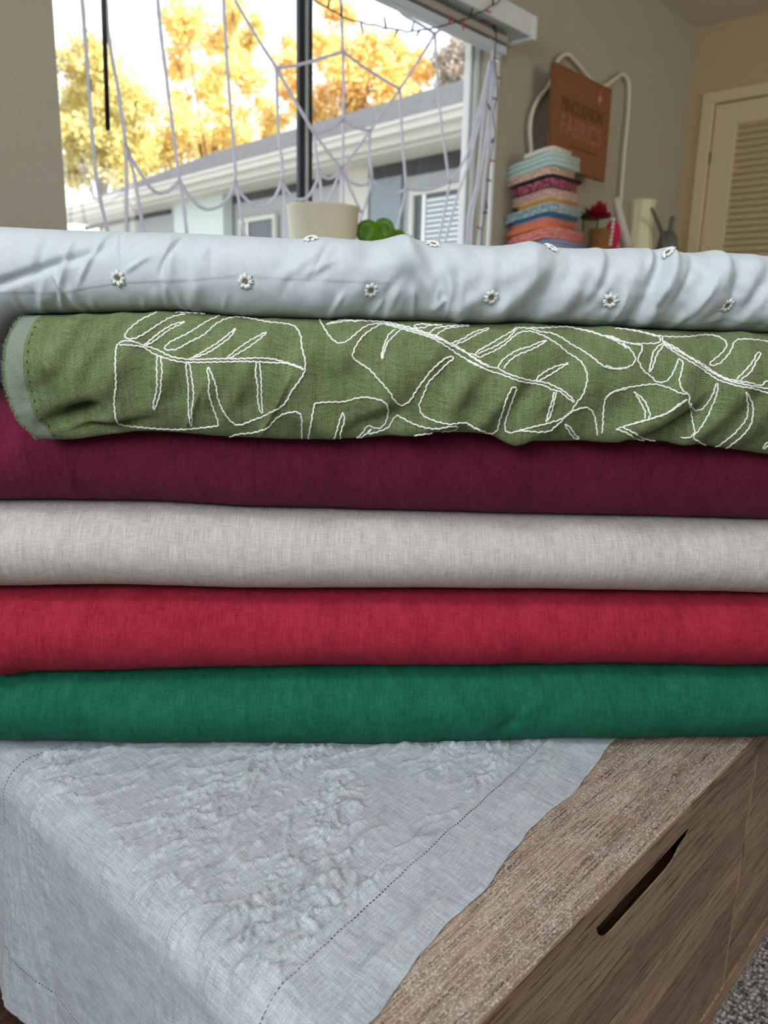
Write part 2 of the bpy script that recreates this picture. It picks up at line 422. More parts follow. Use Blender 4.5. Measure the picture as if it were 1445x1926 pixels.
# raised pleated shade at the head of the window
sh = tag(empty('window_shade', (0, 0, 0)), 'raised pleated window shade with pale rails at the head of the window', 'window shade')
SX0, SX1 = 0.93, 2.925
sy = YB
zb0 = hit_axis(800, 38, 1, sy-0.045)[2]
box('bottom_rail', SX0, SX1-0.10, sy-0.062, sy-0.020, zb0, zb0+0.030, M_shade, sh, 0.004)
bm = bmesh.new()
for i in range(5):
    add_box(bm, SX0+0.01, SX1-0.11, sy-0.066+0.004*(i % 2), sy-0.012, zb0+0.031+i*0.0085, zb0+0.031+i*0.0085+0.0068)
bm_obj('pleat_stack', bm, M_pleat, sh)
box('pleat_facing', SX0+0.01, SX1-0.11, sy-0.072, sy-0.067, zb0+0.036, zb0+0.060, M_pleat2, sh)
hz = zb0+0.031+5*0.0085
box('headrail', SX0, SX1-0.03, sy-0.115, sy-0.004, hz+0.002, hz+0.055, M_shade, sh, 0.005)
box('end_cap', SX1-0.03, SX1, sy-0.135, sy-0.004, hz-0.012, hz+0.075, M_white, sh, 0.006)
box('valance', SX0, SX1-0.03, sy-0.130, sy-0.118, hz-0.004, hz+0.075, M_white, sh, 0.003)
wtop = hit_axis(198, -40, 1, YB-0.06); wbot = hit_axis(203, 245, 1, YB-0.06)
tube('control_wand', [(wtop[0], YB-0.06, hz+0.01), (wbot[0], YB-0.06, wbot[2])], 0.0062, M_black, sh, 8)

# ------------------------------------------------------------------ low cabinet under the fabrics
TZ = H-0.4157; TY0 = 0.2217; TX0, TX1 = 0.264, 1.75; TY1 = 0.95
cab = tag(empty('low_cabinet', (TX0, TY0, 0)), 'low greyish brown wooden cabinet with routed handle slots under the stack of fabric bolts', 'cabinet')
def cb(name, x0, x1, y0, y1, z0, z1, m, parent=cab, bevel=0.0015):
    o = box(name, x0-TX0, x1-TX0, y0-TY0, y1-TY0, z0, z1, m, parent, bevel); return o
cb('top_board', TX0, TX1, TY0, TY1, TZ-0.025, TZ, M_cab)
cb('front_edge_band', TX0+0.001, TX1, TY0-0.0012, TY0+0.0005, TZ-0.0245, TZ-0.0008, M_rail, bevel=0.0)
BZ = H-0.7455
cb('side_panel', TX0+0.002, TX0+0.024, TY0+0.024, TY1, 0.0, TZ-0.0255, M_end)
cb('side_panel', TX1-0.024, TX1-0.002, TY0+0.024, TY1, 0.0, TZ-0.0255, M_end)
cb('back_panel', TX0+0.024, TX1-0.024, TY1-0.012, TY1-0.002, 0.02, TZ-0.0255, M_end)
cb('base_rail', TX0, TX1, TY0-0.001, TY0+0.024, 0.0, BZ-0.0035, M_front)
cb('base_edge_band', TX0, TX1, TY0-0.0015, TY0+0.022, BZ-0.003, BZ-0.0012, M_band)
cb('base_step', 0.12, TX0, 0.45, TY1, 0.0, 0.05, M_end)
gaps = [TX0, 0.8435, 1.2965, TX1]
for di in range(3):
    xa, xb = gaps[di]+0.0015, gaps[di+1]-0.0015
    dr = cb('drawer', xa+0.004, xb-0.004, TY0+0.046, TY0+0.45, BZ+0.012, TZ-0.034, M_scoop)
    zs = [TZ-0.0265, TZ-0.098, TZ-0.150, TZ-0.205, TZ-0.258, BZ+0.001]
    for xe in (xa, xb-0.0009):
        cb('edge_banding', xe-0.0001, xe+0.0009, TY0-0.0006, TY0+0.0215, BZ+0.001, TZ-0.027, M_band, dr, bevel=0.0)
    for k in range(5):
        z1_, z0_ = zs[k], zs[k+1]
        if k == 0:
            # top stave with the routed finger slot
            if di == 0: ha, hb = 0.4865, 0.668
            else: ha, hb = (xa+xb)/2-0.09, (xa+xb)/2+0.09
            zl = TZ-0.0475
            C_ = [(ha, z1_), (ha+0.004, z1_-0.008), (ha+0.012, zl+0.005), (ha+0.020, zl+0.001), (ha+0.030, zl), (hb-0.050, zl), (hb-0.036, zl+0.003),
                  (hb-0.024, zl+0.010), (hb-0.010, z1_-0.008), (hb, z1_)]
            bmm = bmesh.new(); cols_ = [(xa, z1_)]+C_+[(xb, z1_)]
            fr_ = [(bmm.verts.new((x-TX0, 0, z0_)), bmm.verts.new((x-TX0, 0, z)), bmm.verts.new((x-TX0, yb_, z0_)), bmm.verts.new((x-TX0, yb_, z))) for (x, z), yb_ in zip(cols_, [0.022]+[0.0015]*len(C_)+[0.022])]
            for (a0, a1, a2, a3), (b0, b1, b2, b3) in zip(fr_[:-1], fr_[1:]):
                bmm.faces.new((a0, b0, b1, a1)); bmm.faces.new((a2, a3, b3, b2)); bmm.faces.new((a1, b1, b3, a3)); bmm.faces.new((a0, a2, b2, b0))
            bmm.faces.new((fr_[0][0], fr_[0][1], fr_[0][3], fr_[0][2])); bmm.faces.new((fr_[-1][0], fr_[-1][2], fr_[-1][3], fr_[-1][1]))
            bmesh.ops.recalc_face_normals(bmm, faces=bmm.faces)
            st = bm_obj('stave', bmm, M_front, dr)
            # scooped back of the slot
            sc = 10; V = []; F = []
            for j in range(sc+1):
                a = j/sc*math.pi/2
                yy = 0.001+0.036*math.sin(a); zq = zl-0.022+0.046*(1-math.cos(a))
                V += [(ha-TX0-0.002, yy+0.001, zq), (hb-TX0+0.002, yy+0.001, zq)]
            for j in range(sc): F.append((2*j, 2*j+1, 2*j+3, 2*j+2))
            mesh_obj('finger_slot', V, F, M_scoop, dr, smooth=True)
        else:
            cb('stave', xa, xb, TY0, TY0+0.022, z0_, z1_-0.0004, M_front, dr, bevel=0.0004)

# carpet pile seen at the lower right: tiny loops
base = [np.array(v) for v in ((0, 0, 1), (.89, 0, .45), (.28, .85, .45), (-.72, .53, .45), (-.72, -.53, .45), (.28, -.85, .45),
        (.72, .53, -.45), (-.28, .85, -.45), (-.89, 0, -.45), (-.28, -.85, -.45), (.72, -.53, -.45), (0, 0, -1))]
fac = [(0,1,2),(0,2,3),(0,3,4),(0,4,5),(0,5,1),(1,6,2),(2,7,3),(3,8,4),(4,9,5),(5,10,1),(6,7,2),(7,8,3),(8,9,4),(9,10,5),(10,6,1),(11,7,6),(11,8,7),(11,9,8),(11,10,9),(11,6,10)]
base = np.array(base); V = []; F = []
xs = np.arange(0.40, 1.90, 0.0058); ys = np.arange(-0.50, 0.214, 0.0058)
k = 0; gx, gyy = np.meshgrid(xs, ys); nT = gx.size
cx = gx.ravel()+rng.normal(0, 0.0011, nT); cy = gyy.ravel()+rng.normal(0, 0.0011, nT)
keep = rng.uniform(0, 1, nT) < np.clip(np.minimum(np.minimum(cx-0.40, 1.90-cx), cy+0.50)/0.18, 0.05, 1)
cx, cy = cx[keep], cy[keep]; nT = len(cx)
sz = rng.uniform(0.0028, 0.0040, nT); hh = rng.uniform(0.001, 0.0045, nT)
allv = base[None]*sz[:, None, None]*np.array([1, 1, 0.85]) + np.stack([cx, cy, hh], 1)[:, None, :]
V = allv.reshape(-1, 3)
F = (np.array(fac)[None]+(np.arange(nT)*12)[:, None, None]).reshape(-1, 3).tolist()
t = NT('carpet_loops'); tc = t.n('ShaderNodeTexCoord')
n1 = t.noise(tc.outputs['Object'], scale=170, detail=1); 
t.l(t.mix(t.mapr(n1, 0.35, 0.65, 0, 1), srgb(66, 63, 61), srgb(168, 162, 154)), t.b.inputs['Base Color']); t.b.inputs['Roughness'].default_value = 1.0
ob = mesh_obj('carpet_pile', V, F, t.m); tag(ob, 'grey looped carpet pile beside the low cabinet', 'carpet', kind='stuff')

# ------------------------------------------------------------------ table runner
def runner():
    RX1 = 0.98                              # far (hidden) end
    xf = 0.272; rad = 0.034; zt = TZ+0.0022; zbot = H-0.675
    arc = rad*math.pi/2; flat = RX1-xf; hang = (zt-rad)-zbot; L = hang+arc+flat
    nu, nv = 520, 320
    U = np.linspace(0, L, nu); Vv = np.linspace(0, 1, nv)
    e_x = [0.20, 0.292, 0.454, 0.60, 0.665, 0.714, 1.0]; e_y = [0.262, 0.271, 0.295, 0.310, 0.316, 0.3215, 0.335]
    h_x = [0.20, 0.26, 0.361, 0.662, 1.0]; h_y = [0.322, 0.327, 0.340, 0.3725, 0.40]
    uu, vv = np.meshgrid(U, Vv, indexing='ij')
    # metres across: 0 front edge, W back edge
    W = 0.495; A0 = 0.055; A1 = W-0.060
    a = vv*W
    # position along
    X = np.where(uu < hang, xf-rad, np.where(uu < hang+arc, xf-rad+rad*(1-np.cos((uu-hang)/rad)), xf+(uu-hang-arc)))
    Z = np.where(uu < hang, zbot+uu, np.where(uu < hang+arc, zt-rad+rad*np.sin(np.clip((uu-hang)/rad, 0, math.pi/2)), zt))
    NX = np.where(uu < hang, -1.0, np.where(uu < hang+arc, -np.cos(np.clip((uu-hang)/rad, 0, 1.5708)), 0.0)); NZ = np.sqrt(np.clip(1-NX**2, 0, 1))
    ye = np.interp(X, e_x, e_y); yh = np.interp(X, h_x, h_y)
    ye = ye+0.003*np.sin(uu*38)+0.0025*gnoise(uu*30, 0*uu, 5)
    yh = yh+0.0012*gnoise(uu*40, 0*uu, 8)
    yb = 0.712+0.0*uu; ybe = 0.775+0.002*np.sin(uu*30)
    Y = np.where(a < A0, ye+(yh-ye)*a/A0, np.where(a < A1, yh+(yb-yh)*(a-A0)/(A1-A0), yb+(ybe-yb)*(a-A1)/(W-A1)))
    # hanging part: lower edge waves, sides flare in
    hm = np.clip((hang-uu)/hang, 0, 1)
    Y = Y+hm*(0.016*(Y < 0.5)*(0.5-Y)/0.25)+hm*0.012*np.clip((Y-0.5)/0.25, 0, 1)
    Z = Z-hm**3*0.006*np.sin(Y*34)
    # relief: long soft folds, crumples
    flatm = 1-hm
    P_ = X*0.93+Y*0.25+Z*0.9; Q_ = Y-0.30*X-0.25*Z          # along / across the long folds
    c1 = fbm(P_*6, Q_*30, 3, 11)
    reg = np.clip(0.30+1.3*gnoise(P_*7, Q_*9, 31)+0.35, 0.03, 1)
    edge = np.clip((uu-hang)/0.05, 0, 1)
    inner = np.clip((a-A0-0.001)/0.01, 0.2, 1)*np.clip((A1-a)/0.01, 0.2, 1)
    wq = 0.012*fbm(X*22, Y*22, 2, 71)
    c2 = ridged(P_*20+wq*60, Q_*52+wq*90, 2, 21)
    c3 = ridged(uu*85+wq*100, Y*80-uu*30, 2, 41)
    c4 = ridged(P_*11, Q_*26+P_*9, 2, 51)
    d = 0.0040*c1*(0.4+0.6*edge)+0.0033*c2*reg*inner*(0.2+0.8*edge)+0.0014*c3*reg*inner*(0.3+0.7*edge)+0.0030*c4*inner*(0.3+0.7*edge)-0.0022
    d += 0.0011*np.exp(-((a-A0-0.0022)/0.0012)**2)+0.0009*np.exp(-((a-A0+0.0022)/0.0012)**2)
    d += 0.0011*np.exp(-((a-A1+0.0022)/0.0012)**2)
    d += 0.0010*np.where(a < A0, 1, 0)*np.clip(a/0.002, 0, 1)
    # big soft hollow and swell on the flat
    d += 0.0030*np.exp(-((X-0.44)/0.05)**2-((Y-0.43)/0.016)**2)+0.0022*np.exp(-((X-0.55)/0.07)**2-((Y-0.47+0.2*(X-0.55))/0.010)**2)
    d += 0.0025*np.exp(-((X-0.33)/0.05)**2-((Y-0.30-0.1*(X-0.33))/0.007)**2)
    # hanging part billows
    d += hm*(0.010*np.sin(Y*19+0.6)+0.004*np.sin(Y*47+uu*10))+hm*0.006
    d = np.maximum(d, -0.0008)
    under = np.clip((X+Y*0.92-0.985)/0.05, 0, 1)       # pressed flat below the bolts
    d = d*(1-under*0.95)
    X = X+NX*d; Z = Z+NZ*d
    V = np.stack([X, Y, Z], -1).reshape(-1, 3)
    idx = np.arange(nu*nv).reshape(nu, nv)
    F = np.stack([idx[:-1, :-1], idx[:-1, 1:], idx[1:, 1:], idx[1:, :-1]], -1).reshape(-1, 4)[:, ::-1].tolist()
    uv = np.stack([uu, a], -1).reshape(-1, 2)
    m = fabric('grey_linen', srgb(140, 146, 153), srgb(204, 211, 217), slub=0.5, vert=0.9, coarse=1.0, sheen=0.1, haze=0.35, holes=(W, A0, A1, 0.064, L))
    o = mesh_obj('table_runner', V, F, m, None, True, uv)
    md = o.modifiers.new('thick', 'SOLIDIFY'); md.thickness = 0.0007; md.offset = -1
    tag(o, 'crumpled pale grey linen runner with hemstitched border draped over the cabinet', 'table runner')
runner()

# ------------------------------------------------------------------ bolts of fabric
ba = YAW-math.pi/2+math.radians(3.6)
bA = np.array([math.cos(ba), math.sin(ba), 0.0]); bE = np.array([-bA[1], bA[0], 0.0])
def line_sz(pts, D):
    q = np.array([hit_plane(x, y, bE, D)-C0 for x, y in pts])
    return q@bA, q[:, 2]+CAMH
def crease(s, z, L):
    d = 0
    for (s0, z0, ln, w, ang, amp) in L:
        ca, sa = math.cos(ang), math.sin(ang)
        a = (s-s0)*ca+(z-z0)*sa; b_ = -(s-s0)*sa+(z-z0)*ca
        d = d+amp*np.exp(-(b_/w)**2)*np.exp(-(a/ln)**4)
    return d
def px_sz(x, y, D=0.72):
    p = hit_plane(x, y, bE, D)-C0
    return p@bA, p[2]+CAMH
def bolt(name, label, D, top, bot, s0, s1, mat, disp=None, W=0.22, a_up=0.045, a_lo=0.045, contact=None, ns=720, end_fn=None, plane=0.03, dD=None, pw=0.95, floor_z=None, mk=2.2):
    st, zt_ = line_sz(top, D+plane); sb, zb_ = line_sz(bot, D+plane)
    S_ = np.linspace(0, 1, ns)
    nf = 110
    th = np.linspace(-math.pi/2, math.pi/2, nf)
    # extra points: flat top, back, flat bottom
    nb = 8; ntop = 14; nbt = 14
    M_ = nf+ntop+nb+nbt
    # first pass along coordinate
    sg = s0+(s1-s0)*S_
    V = np.zeros((ns, M_, 3)); UV = np.zeros((ns, M_, 2))
    sfull = np.repeat(sg[:, None], nf, 1)
    if end_fn is not None:
        tpar = np.linspace(0, 1, nf)                       # 0 bottom .. 1 top
        shift = end_fn(tpar)                               # end position for each height
        fade = np.clip(1-(sg-s0)/0.10, 0, 1)[:, None]**1.5
        sfull = sfull+shift[None, :]*fade
    def sm(q, xs_, ys_):
        o_ = np.argsort(xs_); xs_ = np.asarray(xs_)[o_]; ys_ = np.asarray(ys_)[o_]
        w = 0.008
        return (np.interp(q-w, xs_, ys_)+2*np.interp(q, xs_, ys_)+np.interp(q+w, xs_, ys_))/4
    zt = sm(sfull, st, zt_); zb = sm(sfull, sb, zb_)
    zm = (zt+zb)/2; h = (zt-zb)/2
    sn = np.sin(th)[None]; cn = np.cos(th)[None]
    z = zm+h*np.sign(sn)*np.abs(sn)**pw
    acur = np.where(sn > 0, a_up, a_lo)
    dep = D+acur*(1-np.abs(cn)**pw)
    if dD is not None: dep = dep+dD(sfull)
    if disp is not None:
        dd = disp(sfull, z, np.repeat(th[None], ns, 0))*np.clip(np.cos(th)*mk, 0, 1)[None]
        dep = dep-dd*cn; z = z+dd*sn*0.7
    if contact is not None:
        zc = sm(sg, *line_sz(contact, D+plane+0.04))
    else: zc = None
    arc = np.cumsum(np.concatenate([np.zeros((ns, 1)), np.hypot(np.diff(dep, axis=1), np.diff(z, axis=1))], 1), 1)
    V[:, :nf, 0] = sfull; V[:, :nf, 1] = dep; V[:, :nf, 2] = z
    UV[:, :nf, 0] = sfull-sg[0]-(shift[None, :]*1.0 if end_fn is not None else 0) if end_fn is not None else sfull-s0
    UV[:, :nf, 1] = arc
    if end_fn is not None: UV[:, :nf, 0] = (sg-s0)[:, None]
    se = sfull[:, -1]; ze = z[:, -1]; de = dep[:, -1]
    hb = h[:, nf//2]; zmid = zm[:, nf//2]
    if floor_z is not None: z[:] = np.maximum(z, floor_z)
    zbk = zc if zc is not None else z[:, 0]
    for i in range(ntop):
        q = (i+1)/ntop
        V[:, nf+i, 0] = se; V[:, nf+i, 1] = de+(D+W-0.03-de)*q; V[:, nf+i, 2] = ze
        UV[:, nf+i, 0] = UV[:, nf-1, 0]; UV[:, nf+i, 1] = arc[:, -1]+(V[:, nf+i, 1]-de)
    for i in range(nb):
        a = math.pi/2-math.pi*(i+1)/(nb+1)
        V[:, nf+ntop+i, 0] = se; V[:, nf+ntop+i, 1] = D+W-0.03+0.03*math.cos(a)
        V[:, nf+ntop+i, 2] = (ze+zbk)/2+(ze-zbk)/2*math.sin(a)
        UV[:, nf+ntop+i] = UV[:, nf+ntop-1]+np.array([0, 0.01*(i+1)])
    sb0 = sfull[:, 0]; zb0_ = z[:, 0]; db0 = dep[:, 0]
    for i in range(nbt):
        q = i/nbt
        V[:, nf+ntop+nb+i, 0] = sb0
        dq = D+W-0.03+(db0-(D+W-0.03))*q
        V[:, nf+ntop+nb+i, 1] = dq
        if zc is None: V[:, nf+ntop+nb+i, 2] = zb0_
        else:
            lip = np.clip(1-(dq-db0)/0.045, 0, 1)
            V[:, nf+ntop+nb+i, 2] = zc+(zb0_-zc)*lip**1.6
        UV[:, nf+ntop+nb+i] = UV[:, nf+ntop+nb-1]+np.array([0, 0.01*i])
    P = V[..., 0:1]*bA+V[..., 1:2]*bE; P[..., 2] = V[..., 2]
    verts = P.reshape(-1, 3); uv = UV.reshape(-1, 2)
    idx = np.arange(ns*M_).reshape(ns, M_)
    nx = np.roll(idx, -1, axis=1)
    F = np.stack([idx[:-1], nx[:-1], nx[1:], idx[1:]], -1).reshape(-1, 4)[:, ::-1].tolist()
    # recessed ends
    verts = verts.tolist(); uv = uv.tolist()
    for e, row, sgn in ((0, idx[0], 1), (1, idx[-1], -1)):
        c = np.mean([verts[i] for i in row], axis=0)
        ring = []
        for i in row:
            p = np.array(verts[i]); q = c+(p-c)*0.93+bA*sgn*0.012
            ring.append(len(verts)); verts.append(q.tolist()); uv.append(uv[i])
        cc_ = len(verts); verts.append((c+bA*sgn*0.02).tolist()); uv.append([0.1, 0.1])
        m_ = len(row)
        for i in range(m_):
            j = (i+1) % m_
            if e == 0: F.append((row[i], row[j], ring[j], ring[i])); F.append((ring[i], ring[j], cc_))
            else: F.append((row[j], row[i], ring[i], ring[j])); F.append((ring[j], ring[i], cc_))
    o = mesh_obj(name, verts, F, mat, None, True, uv)
    if label: tag(o, label, 'fabric bolt', 'fabric bolts stacked on the cabinet')
    # BVH of the front surface for laying stitches on it
    fv = P[:, :nf+6].reshape(-1, 3)
    fi = np.arange(ns*(nf+6)).reshape(ns, nf+6)
    ff = np.stack([fi[:-1, :-1], fi[:-1, 1:], fi[1:, 1:], fi[1:, :-1]], -1).reshape(-1, 4).tolist()
    bvh = BVHTree.FromPolygons([Vector(v) for v in fv.tolist()], ff)
    return o, bvh
def cast(bvh, x, y):
    d = Vector(ray(x, y)).normalized()
    loc, nor, i_, dist = bvh.ray_cast(Vector(C0), d)
    if loc is None: return None, None
    if nor.dot(d) > 0: nor = -nor
    return np.array(loc), np.array(nor)

L0 = [(-150, 421), (0, 424), (130, 431), (390, 438), (470, 443), (560, 447), (600, 445), (700, 451), (735, 445), (790, 453), (925, 461), (1000, 457), (1060, 463), (1130, 466), (1200, 464), (1300, 474), (1345, 472), (1445, 480), (1600, 484)]
L1w = [(-150, 652), (0, 642), (8, 640), (26, 612), (46, 592), (190, 589), (330, 585), (460, 597), (600, 600), (800, 605), (900, 610), (1000, 607), (1100, 613), (1250, 620), (1445, 627), (1600, 630)]
L1 = [(-150, 592), (46, 592), (190, 589), (330, 585), (460, 597), (600, 600), (800, 605), (900, 610), (1000, 607), (1100, 613), (1250, 620), (1445, 627), (1600, 630)]
L2g = [(-100, 828), (70, 828), (130, 830), (250, 812), (310, 814), (420, 823), (570, 829), (690, 826), (770, 815), (850, 815), (900, 816), (990, 830), (1060, 832), (1150, 829), (1250, 832), (1330, 838), (1445, 856), (1600, 866)]
L2c = [(-150, 742), (0, 744), (400, 746), (1000, 756), (1445, 765), (1600, 768)]
L3 = [(-150, 936), (0, 941), (300, 943), (450, 952), (700, 960), (1000, 967), (1445, 977), (1600, 980)]
L4 = [(-150, 1102), (0, 1104), (200, 1101), (500, 1107), (722, 1106), (1000, 1108), (1445, 1115), (1600, 1116)]
L5 = [(-150, 1266), (0, 1262), (200, 1262), (400, 1256), (722, 1251), (1000, 1249), (1445, 1249), (1600, 1249)]
L6 = [(-150, 1398), (0, 1397), (150, 1398), (300, 1402), (500, 1403), (722, 1404), (900, 1399), (1100, 1392), (1445, 1390), (1600, 1389)]

L3, L4, L5 = [[(x, y+dy) for x, y in L] for L, dy in ((L3, 6), (L4, 6), (L5, 7))]
def soft(seed, amp, sx=9, sz=14):
    return lambda s, z, th: amp*fbm(s*sx, z*sz, 4, seed)
def rand_creases(n, x0, x1, y0, y1, ang, dang, amp, width, ln, seed, D=0.71):
    r = np.random.default_rng(seed); out = []
    for i in range(n):
        s_, z_ = px_sz(r.uniform(x0, x1), r.uniform(y0, y1), D)
        out.append((s_, z_, ln*r.uniform(0.5, 1.4), width*r.uniform(0.6, 1.8), math.radians(ang+r.normal(0, dang)), amp*r.uniform(-0.8, 1.0)))
    return out
# dark green, red, beige, maroon, olive, white; from the cabinet upwards
M_dgreen = fabric('dark_green_linen', srgb(2, 66, 48), srgb(36, 116, 92), 0.34, haze=0.40, sheen=0.12)
cr = rand_creases(12, 400, 1445, 1270, 1370, 70, 22, 0.0011, 0.004, 0.016, 3)+rand_creases(14, 0, 450, 1265, 1330, 55, 25, 0.0009, 0.004, 0.014, 4)
cr += [(*px_sz(1000, 1310), 0.02, 0.005, math.radians(40), 0.0022), (*px_sz(1040, 1290), 0.014, 0.0035, math.radians(-50), 0.0018), (*px_sz(960, 1340), 0.03, 0.008, math.radians(48), -0.0022), (*px_sz(1085, 1290), 0.012, 0.003, math.radians(-60), 0.0016)]
b_dg, _ = bolt('fabric_bolt', 'dark green linen fabric bolt at the bottom of the stack', 0.700, L5, L6, -0.47, 0.60, M_dgreen,
   lambda s, z, th: 0.0020*fbm(s*8, z*12, 4, 101)+1.5*crease(s, z, cr), floor_z=TZ+0.0028, a_up=0.056, a_lo=0.036, pw=1.0, plane=0.022)
M_red = fabric('red_linen', srgb(112, 10, 28), srgb(182, 50, 70), 0.34, haze=0.34, sheen=0.14)
cr2 = rand_creases(16, 0, 1445, 1120, 1240, 78, 14, 0.0007, 0.004, 0.018, 5)+[(*px_sz(20, 1205), 0.05, 0.016, math.radians(70), 0.0045), (*px_sz(1284, 1130), 0.008, 0.0018, math.radians(-60), 0.0013)]
b_rd, _ = bolt('fabric_bolt', 'raspberry red linen fabric bolt between the dark green and the pale grey one', 0.702, L4, L5, -0.46, 0.58, M_red,
   lambda s, z, th: 0.0018*fbm(s*7, z*12, 4, 202)+1.4*crease(s, z, cr2), a_up=0.056, a_lo=0.056, pw=1.0)
M_beige = fabric('pale_grey_linen', srgb(156, 149, 146), srgb(216, 211, 205), 0.44, haze=0.22, sheen=0.08)
cr3 = rand_creases(26, 0, 1445, 970, 1080, 84, 10, 0.0006, 0.003, 0.022, 6)
b_be, _ = bolt('fabric_bolt', 'pale warm grey linen fabric bolt below the maroon one', 0.701, L3, L4, -0.47, 0.61, M_beige,
   lambda s, z, th: 0.0014*fbm(s*7, z*12, 4, 303)+1.5*crease(s, z, cr3), a_up=0.056, a_lo=0.056, pw=1.0)
M_mar = fabric('maroon_linen', srgb(62, 8, 32), srgb(124, 38, 66), 0.34, haze=0.34, sheen=0.16)
cr4 = rand_creases(14, 0, 1445, 850, 940, 82, 10, 0.0006, 0.004, 0.02, 7)+[(*px_sz(140, 870), 0.03, 0.004, math.radians(85), 0.0012)]
b_ma, _ = bolt('fabric_bolt', 'dark maroon linen fabric bolt below the embroidered olive one', 0.703, L2c, L3, -0.46, 0.60, M_mar,
   lambda s, z, th: 0.0016*fbm(s*7, z*10, 4, 404)+1.5*crease(s, z, cr4), a_up=0.056, a_lo=0.056, pw=1.0)

# olive bolt: end profile with selvage
GD = 0.667
gs0 = px_sz(12, 690, GD+0.004)[0]
endx = [(828, 74), (812, 58), (790, 36), (765, 23), (730, 11), (690, 7), (650, 11), (625, 20), (605, 33), (592, 46)]
def g_end(tp):
    # tp 0 bottom..1 top of the front arc -> extra shift of the end
    th = -math.pi/2+math.pi*tp
    yy = 710-118*np.sin(th)
    ex = np.interp(yy, [e[0] for e in endx][::-1], [e[1] for e in endx][::-1])
    dd = GD+np.where(th > 0, 0.045, 0.022)*(1-np.cos(th))
    sv = np.array([px_sz(x_, y_, d_)[0] for x_, y_, d_ in zip(ex, yy, dd)])
    return sv-gs0
M_olive = fabric('olive_twill', srgb(62, 76, 44), srgb(132, 146, 102), 0.42, twill=True, vert=0.5, coarse=1.4, haze=0.22, sheen=0.14,
                 band=(0.0165, srgb(80, 94, 80), srgb(156, 168, 152)))
cg = []
for (x, y, ln, w, a, am) in [(120, 650, .030, .009, 62, .0035), (190, 640, .040, .008, 58, .0030), (250, 650, .045, .010, 55, .0035), (320, 700, .04, .010, 60, .002),
        (400, 720, .03, .012, 62, .0025), (470, 690, .045, .008, 64, .0022), (520, 760, .03, .0022, 62, .0020), (365, 770, .02, .0018, 65, .0018), (560, 700, .04, .013, 66, .003),
        (660, 640, .03, .012, 62, .0030), (640, 740, .03, .018, 80, -.003), (760, 690, .05, .016, 60, .0035), (830, 650, .03, .009, 58, .0025), (860, 740, .035, .010, 55, .0040),
        (920, 770, .04, .009, 52, .0040), (960, 690, .04, .012, 58, .003), (1010, 760, .04, .012, 48, .0040), (1060, 690, .03, .012, 60, -.003), (1120, 690, .05, .014, 62, .0035),
        (1200, 790, .045, .012, 28, .0060), (1230, 812, .05, .006, 26, -.0050), (1180, 680, .03, .012, 66, .0025), (1270, 720, .03, .010, 55, .003), (1290, 790, .035, .008, 50, -.0045), (1340, 770, .05, .014, 45, .0055),
        (1390, 680, .04, .012, 60, .003), (1430, 760, .05, .014, 55, .004), (980, 812, .03, .008, 20, .004), (700, 800, .03, .008, 30, -.004), (600, 800, .03, .010, 150, .003),
        (800, 800, .035, .008, 10, .0045), (870, 812, .03, .006, -10, -.004), (60, 660, .03, .012, 75, .002), (225, 745, .05, .016, 80, .0025)]:
    s_, z_ = px_sz(x, y, GD+0.01); cg.append((s_, z_, ln, w, math.radians(a), am))
dent = px_sz(145, 782, GD+0.01); dent2 = px_sz(205, 806, GD+0.01)
def g_disp(s, z, th):
    d = 0.0034*fbm(s*16+z*9, z*14-s*6, 4, 505)+2.2*crease(s, z, cg)
    u = (s-dent[0]); w = (z-dent[1])
    d = d-0.027*np.exp(-((u*0.93+w*0.36)/0.022)**2-((w*0.93-u*0.36)/0.0075)**2)
    u = (s-dent2[0]); w = (z-dent2[1])
    d = d-0.018*np.exp(-((u*0.97+w*0.2)/0.028)**2-((w*0.97-u*0.2)/0.0050)**2)
    return d
b_ol, bvh_ol = bolt('fabric_bolt', 'olive green fabric bolt embroidered with white leaf outlines', GD, L1, L2g, gs0, 0.60, M_olive, g_disp,
   W=0.25, a_up=0.045, a_lo=0.022, contact=L2c, ns=900, end_fn=g_end, plane=0.012, pw=0.92)

# white bolt
M_wht = fabric('white_lawn', srgb(174, 183, 189), srgb(208, 216, 221), 0.16, vert=0.7, coarse=0.8, haze=0.20, sheen=0.08, bumpk=0.25)
cw = rand_creases(34, 640, 1445, 470, 600, 66, 22, 0.0026, 0.0046, 0.026, 9)
cw += rand_creases(34, 0, 640, 450, 590, 68, 24, 0.0016, 0.0028, 0.020, 10)
cw += rand_creases(36, 0, 1445, 555, 600, 78, 18, 0.0018, 0.0028, 0.013, 12)
for (x, y, ln, w, a, am) in [(90, 510, .055, .004, 20, -.0030), (130, 520, .03, .0025, 75, .0020), (185, 480, .025, .002, 62, .0020), (140, 560, .02, .002, -60, .0018), (330, 470, .015, .0016, 60, -.0020),
        (760, 470, .02, .012, 80, .0045), (790, 520, .05, .009, 118, .0045), (850, 570, .035, .007, 110, .0035), (700, 450, .02, .01, 80, -.003), (960, 540, .04, .012, 60, .0040), (1000, 480, .03, .012, 75, .004),
        (1060, 560, .05, .010, 50, .0035), (1120, 500, .035, .005, 70, .0030), (1215, 540, .05, .007, 68, -.0040), (1235, 530, .05, .006, 68, .0038), (1290, 580, .03, .004, 58, .0026), (1260, 490, .03, .010, 72, .004),
        (1340, 520, .05, .010, 66, .0035), (1400, 560, .04, .009, 60, -.0035), (1420, 500, .05, .010, 64, .0040), (600, 520, .04, .012, 84, .0018), (860, 470, .03, .010, 120, .003)]:
    s_, z_ = px_sz(x, y, 0.70); cw.append((s_, z_, ln, w, math.radians(a), am))
